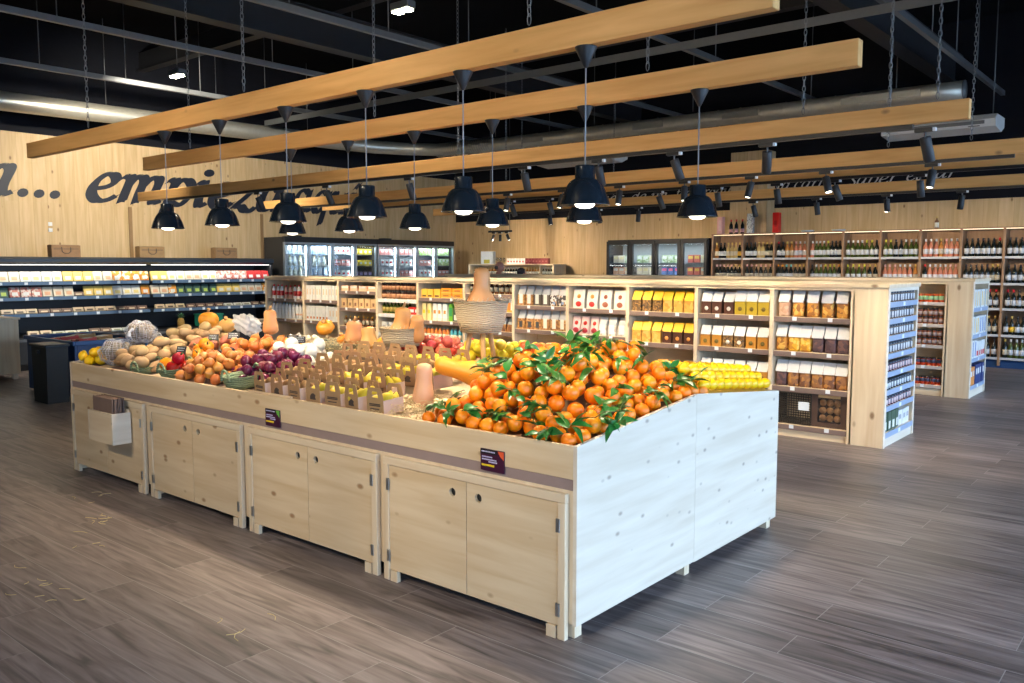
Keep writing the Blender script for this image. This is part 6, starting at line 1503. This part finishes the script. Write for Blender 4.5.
# ------------------------------------------------------------------ two shoppers behind the shelf units
skin_m = fruit('skin_tone', (.58, .26, .18), (.52, .22, .15), .5, 20, .05, 200, .05)
def grow(name, pts, edges, mat, parent, sub=2):
    me = bpy.data.meshes.new(name); me.from_pydata([p[0] for p in pts], edges, []); me.materials.append(mat)
    o = link(name, me, parent)
    m_ = o.modifiers.new('skin', 'SKIN'); m_.use_smooth_shade = True
    for i, p in enumerate(pts):
        r = p[1]; me.skin_vertices[0].data[i].radius = (r, r) if not isinstance(r, tuple) else r
        me.skin_vertices[0].data[i].use_root = (i == 0)
    s_ = o.modifiers.new('sub', 'SUBSURF'); s_.levels = sub; s_.render_levels = sub
    return o
def person(x, y, h, yaw, lab, shirt, trousers, hairm, bald):
    t = thing('person', lab, 'person', (x, y, 0), (0, 0, yaw)); k = h / 1.75
    def S(p): return tuple(a * k for a in p)
    body = [((0, 0, .95), (.15, .11)), ((0, 0, 1.12), (.14, .10)), ((0, 0, 1.30), (.16, .11)), ((0, 0, 1.42), (.13, .09)), ((0, -.01, 1.50), (.058, .058)), ((0, -.02, 1.56), (.062, .07))]
    ed = [(i, i + 1) for i in range(5)]
    for s in (-1, 1):
        b = len(body)
        body += [((s * .17, 0, 1.41), .062), ((s * .22, .01, 1.14), .046), ((s * .22, -.10, .93), .036), ((s * .21, -.15, .85), .03)]
        ed += [(3, b), (b, b + 1), (b + 1, b + 2), (b + 2, b + 3)]
        f = len(body)
        for q in range(4): body += [((s * (.235 - q * .018), -.185, .80), .010), ((s * (.23 - q * .016), -.19 + .01 * q, .765), .009)]; ed += [(b + 3, f + q * 2), (f + q * 2, f + q * 2 + 1)]
        body += [((s * .175, -.165, .825), .010), ((s * .165, -.18, .80), .009)]; ed += [(b + 3, f + 8), (f + 8, f + 9)]
        l = len(body)
        body += [((s * .095, 0, .88), .088), ((s * .105, -.01, .50), .06), ((s * .105, .015, .10), .042), ((s * .11, -.10, .04), (.04, .03))]
        ed += [(0, l), (l, l + 1), (l + 1, l + 2), (l + 2, l + 3)]
    grow('body', [(S(p), (tuple(a * k for a in r) if isinstance(r, tuple) else r * k)) for p, r in body], ed, skin_m, t)
    def head_fn(d):
        v = 1 + .10 * max(0, -d[1]) * max(0, -d[2]) * 1.2
        v += .16 * math.exp(-((d[0] / .10) ** 2 + ((d[2] + .12) / .16) ** 2)) * (1 if d[1] < 0 else 0)   # nose
        for s in (-1, 1): v -= .05 * math.exp(-(((d[0] - s * .33) / .13) ** 2 + ((d[2] - .08) / .1) ** 2)) * (1 if d[1] < 0 else 0)
        v -= .03 * math.exp(-((d[0] / .25) ** 2 + ((d[2] + .5) / .05) ** 2)) * (1 if d[1] < 0 else 0)
        for s in (-1, 1): v += .13 * math.exp(-(((d[0] - s * 1) / .10) ** 2 + ((d[1] - .05) / .16) ** 2 + (d[2] / .26) ** 2))
        return v
    hm = MB().ball((0, -.03 * k, 1.64 * k), (.077 * k, .098 * k, .112 * k), 40, 30, 0, head_fn)
    hd = hm.build('head', skin_m, t)
    ey = P('eye_white', (.7, .7, .68), .2)
    for s in (-1, 1): MB().ball((s * .027 * k, -.114 * k, 1.65 * k), (.011 * k, .009 * k, .008 * k), 10, 8).build('eye', ey, hd)
    MB().ball((0, -.112 * k, 1.583 * k), (.022 * k, .006 * k, .007 * k), 10, 6).build('lips', P('lip_tone', (.5, .15, .12), .5), hd)
    if bald: hp = MB().ball((0, -.012 * k, 1.63 * k), (.082 * k, .09 * k, .06 * k), 24, 14, 0, lambda d: 1 if d[1] > .1 else .9)
    else: hp = MB().ball((0, -.012 * k, 1.672 * k), (.09 * k, .106 * k, .098 * k), 28, 18, 0, lambda d: (1 + .03 * math.sin(9 * d[0] + 7 * d[1])) * (1 if d[1] > -.45 or d[2] > .35 else .86))
    hp.build('hair', hairm, t)
    sh = [((0, 0, .93), (.165, .125)), ((0, 0, 1.12), (.155, .115)), ((0, 0, 1.30), (.175, .125)), ((0, 0, 1.44), (.12, .09))]; se = [(0, 1), (1, 2), (2, 3)]
    for s in (-1, 1):
        b = len(sh); sh += [((s * .17, 0, 1.415), .074), ((s * .22, .01, 1.14), .058), ((s * .22, -.085, .965), .05)]; se += [(2, b), (b, b + 1), (b + 1, b + 2)]
    grow('shirt', [(S(p), (tuple(a * k for a in r) if isinstance(r, tuple) else r * k)) for p, r in sh], se, shirt, t)
    tr = [((0, 0, .93), (.155, .115))]; te = []
    for s in (-1, 1):
        b = len(tr); tr += [((s * .095, 0, .86), .102), ((s * .105, -.01, .50), .076), ((s * .105, .015, .08), .062)]; te += [(0, b), (b, b + 1), (b + 1, b + 2)]
    grow('trousers', [(S(p), (tuple(a * k for a in r) if isinstance(r, tuple) else r * k)) for p, r in tr], te, trousers, t)
    for s in (-1, 1): MB().ball((s * .108 * k, -.045 * k, .042 * k), (.048 * k, .13 * k, .042 * k), 16, 10).build('shoe', black, t)
person(-11.42, 13.2, 1.68, 2.2, 'bald person standing behind the shelf units, only the head showing', P('grey_shirt', (.2, .22, .25), .8), P('dark_trousers', (.03, .035, .05), .8), P('grey_hair', (.12, .10, .09), .8), True)
person(-10.86, 13.25, 1.545, 2.8, 'dark-haired person behind the shelf units, only the top of the hair showing', P('maroon_shirt', (.2, .03, .04), .8), P('blue_trousers', (.03, .05, .12), .8), P('black_hair', (.02, .012, .014), .6), False)
# ------------------------------------------------------------------ light, sky, camera
W = bpy.data.worlds.new('sky'); SC.world = W; W.use_nodes = True
bg = W.node_tree.nodes['Background']; bg.inputs[0].default_value = (.52, .72, 1.0, 1); bg.inputs[1].default_value = 10.0
def light(kind, name, loc, energy, col, **kw):
    d = bpy.data.lights.new(name, kind); d.energy = energy; d.color = col
    for k, v in kw.items(): setattr(d, k, v)
    o = bpy.data.objects.new(name, d); COL.objects.link(o); o.location = loc; return o
WARM = (1, .80, .55)
for i, (x, y) in enumerate(PENDS):
    light('SPOT', 'pendant_light', (x, y, 1.855), 38, WARM, spot_size=2.2, spot_blend=.5, shadow_soft_size=.05)
for (x, y, tl, k) in SPL:
    o = light('SPOT', 'track_light', (x, y + (-.02 if tl > 0 else .02), 2.32), {2: 92 if x > -5 else 170, 3: 60, 4: 80, 5: 120}[k], WARM, spot_size=1.15, spot_blend=.6, shadow_soft_size=.04)
    tgt = {2: Vector((x, 7.7, .75)), 3: Vector((x, 7.3, .2)), 4: Vector((x, 11.3, .8)), 5: Vector((x, 15.2, 1.2))}[k]
    o.rotation_euler = (tgt - o.location).to_track_quat('-Z', 'Y').to_euler()
for i in range(NWIN):   # daylight portals in the window openings
    d = bpy.data.lights.new('window_portal', 'AREA'); d.shape = 'RECTANGLE'; d.size = 3.0; d.size_y = WL - .35; d.cycles.is_portal = True
    o = bpy.data.objects.new('window_portal', d); COL.objects.link(o); o.location = (XR + .05, YF + (i + .5) * WL + .1, 1.7); o.rotation_euler = (0, PI / 2, 0)
for i in range(4):  # portals for the added front windows
    d = bpy.data.lights.new('window_portal', 'AREA'); d.shape = 'RECTANGLE'; d.size = FW - .3; d.size_y = 3.0; d.cycles.is_portal = True
    o = bpy.data.objects.new('window_portal', d); COL.objects.link(o); o.location = (FXA + (i + .5) * FW, YF - .05, 1.7); o.rotation_euler = (PI / 2, 0, 0)
for x, y in ((-11.47, 6.35), (-6.76, 6.29)):
    o = light('SPOT', 'floodlight', (x, y, 4.22), 850 if x < -9 else 250, (1, .9, .72), spot_size=2.1, spot_blend=.6, shadow_soft_size=.1)
    if x < -9: o.rotation_euler = (Vector((-15, 8.2, 1.9)) - o.location).to_track_quat('-Z', 'Y').to_euler()
# added spotlights on an added beam behind the viewpoint, to brighten the counter front
for i, (x, en) in enumerate(((-7.6, 40), (-6.3, 70), (-5.2, 100), (-4.2, 120), (-3.2, 140), (-2.2, 140))):
    o2 = copy_thing(sp0, (x, -.4, 2.9), (0, 0, 0), 'added black spotlight under the added beam behind the viewpoint, %s of six' % nth(i, 6))
    [c for c in o2.children if c.name.startswith('lamp_head')][0].rotation_euler = (.9, 0, 0)
    o = light('SPOT', 'track_light', (x, -.2, 2.68), en, (1, .84, .62), spot_size=.8, spot_blend=.8, shadow_soft_size=.06)
    o.rotation_euler = (Vector((x + .1, 2.85, .62)) - o.location).to_track_quat('-Z', 'Y').to_euler()
for i, x in enumerate((-7.0, -4.9, -2.9)):  # added unseen spotlights that brighten the beam fronts
    o2 = copy_thing(sp0, (x, -.4, 3.7), (0, 0, 0), 'added black spotlight high behind the viewpoint to brighten the beams, %s' % ('left', 'middle', 'right')[i])
    [c for c in o2.children if c.name.startswith('lamp_head')][0].rotation_euler = (1.3, 0, 0)
    o = light('SPOT', 'track_light', (x, -.1, 3.56), 190, (1, .84, .62), spot_size=1.2, spot_blend=.8, shadow_soft_size=.06)
    o.rotation_euler = (Vector((x, 3.6, 2.68)) - o.location).to_track_quat('-Z', 'Y').to_euler()
bar = thing('light_track', 'added black lighting bar hung high behind the viewpoint', 'light track', (-4.95, -.4, 3.7))  # bar added out of view to carry the high spotlights
MB().box(-2.6, 2.6, -.02, .02, 0, .035).build('bar', black, bar)
for s in (-2.4, 2.4): MB().tube([(s, 0, .035), (s, 0, ZC - 3.7)], .006, 6).build('hanger_rod', greysteel, bar)
MB().box(-8.9, -1.2, -.45, -.35, 2.9, 3.035, 0, .004).build('timber_beam', beamW, label='added wooden ceiling beam behind the viewpoint', cat='beam', kind='thing')  # beam added out of view to carry the counter spotlights
for y0, y1 in ((4.05, 7.25), (7.35, 9.75)):   # chiller LED tubes
    d = bpy.data.lights.new('chiller_led', 'AREA'); d.shape = 'RECTANGLE'; d.size = .05; d.size_y = y1 - y0; d.energy = 2.2 * (y1 - y0); d.color = (1, .97, .9)
    o = bpy.data.objects.new('chiller_led', d); COL.objects.link(o); o.location = (XL + .02 + .64, (y0 + y1) / 2, 1.605); o.rotation_euler = (0, -.25, 0)
for k in range(8):
    y = (10.05 if k < 4 else 12.48) + (k % 4 + .5) * .6045
    light('AREA', 'fridge_led', (-14.40, y, 2.0), 7, (.88, .95, 1), size=.4)
for k in range(4):
    light('AREA', 'freezer_led', (FX0 + (k + .5) * dw, FY + .12, 2.02), 4, (.88, .95, 1), size=.35)
for i, (x, tx) in enumerate(((-12.25, -13.4), (-12.07, -11.9), (-11.88, -10.6))):
    o = light('SPOT', 'track_light', (x, 14.0, 2.14), 90, WARM, spot_size=1.6, spot_blend=.6, shadow_soft_size=.04)
    o.rotation_euler = (Vector((tx, 15.7, 2.1)) - o.location).to_track_quat('-Z', 'Y').to_euler()
cam = bpy.data.cameras.new('camera'); co = bpy.data.objects.new('camera', cam); COL.objects.link(co)
cam.sensor_width = 36; cam.lens = 847.53 / 1024 * 36; cam.clip_start = .05; cam.clip_end = 200
co.location = (0, 0, 1.6); co.rotation_euler = (PI / 2 - .0892003, 0, .6969629)
SC.camera = co
SC.view_settings.view_transform = 'Standard'; SC.view_settings.look = 'None'; SC.view_settings.gamma = 1; SC.view_settings.use_curve_mapping = False
SC.view_settings.exposure = 0.25
SC.cycles.use_denoising = True; SC.cycles.max_bounces = 8; SC.cycles.diffuse_bounces = 4; SC.cycles.transparent_max_bounces = 12
SC.cycles.sample_clamp_indirect = 6; SC.cycles.caustics_reflective = False; SC.cycles.caustics_refractive = False
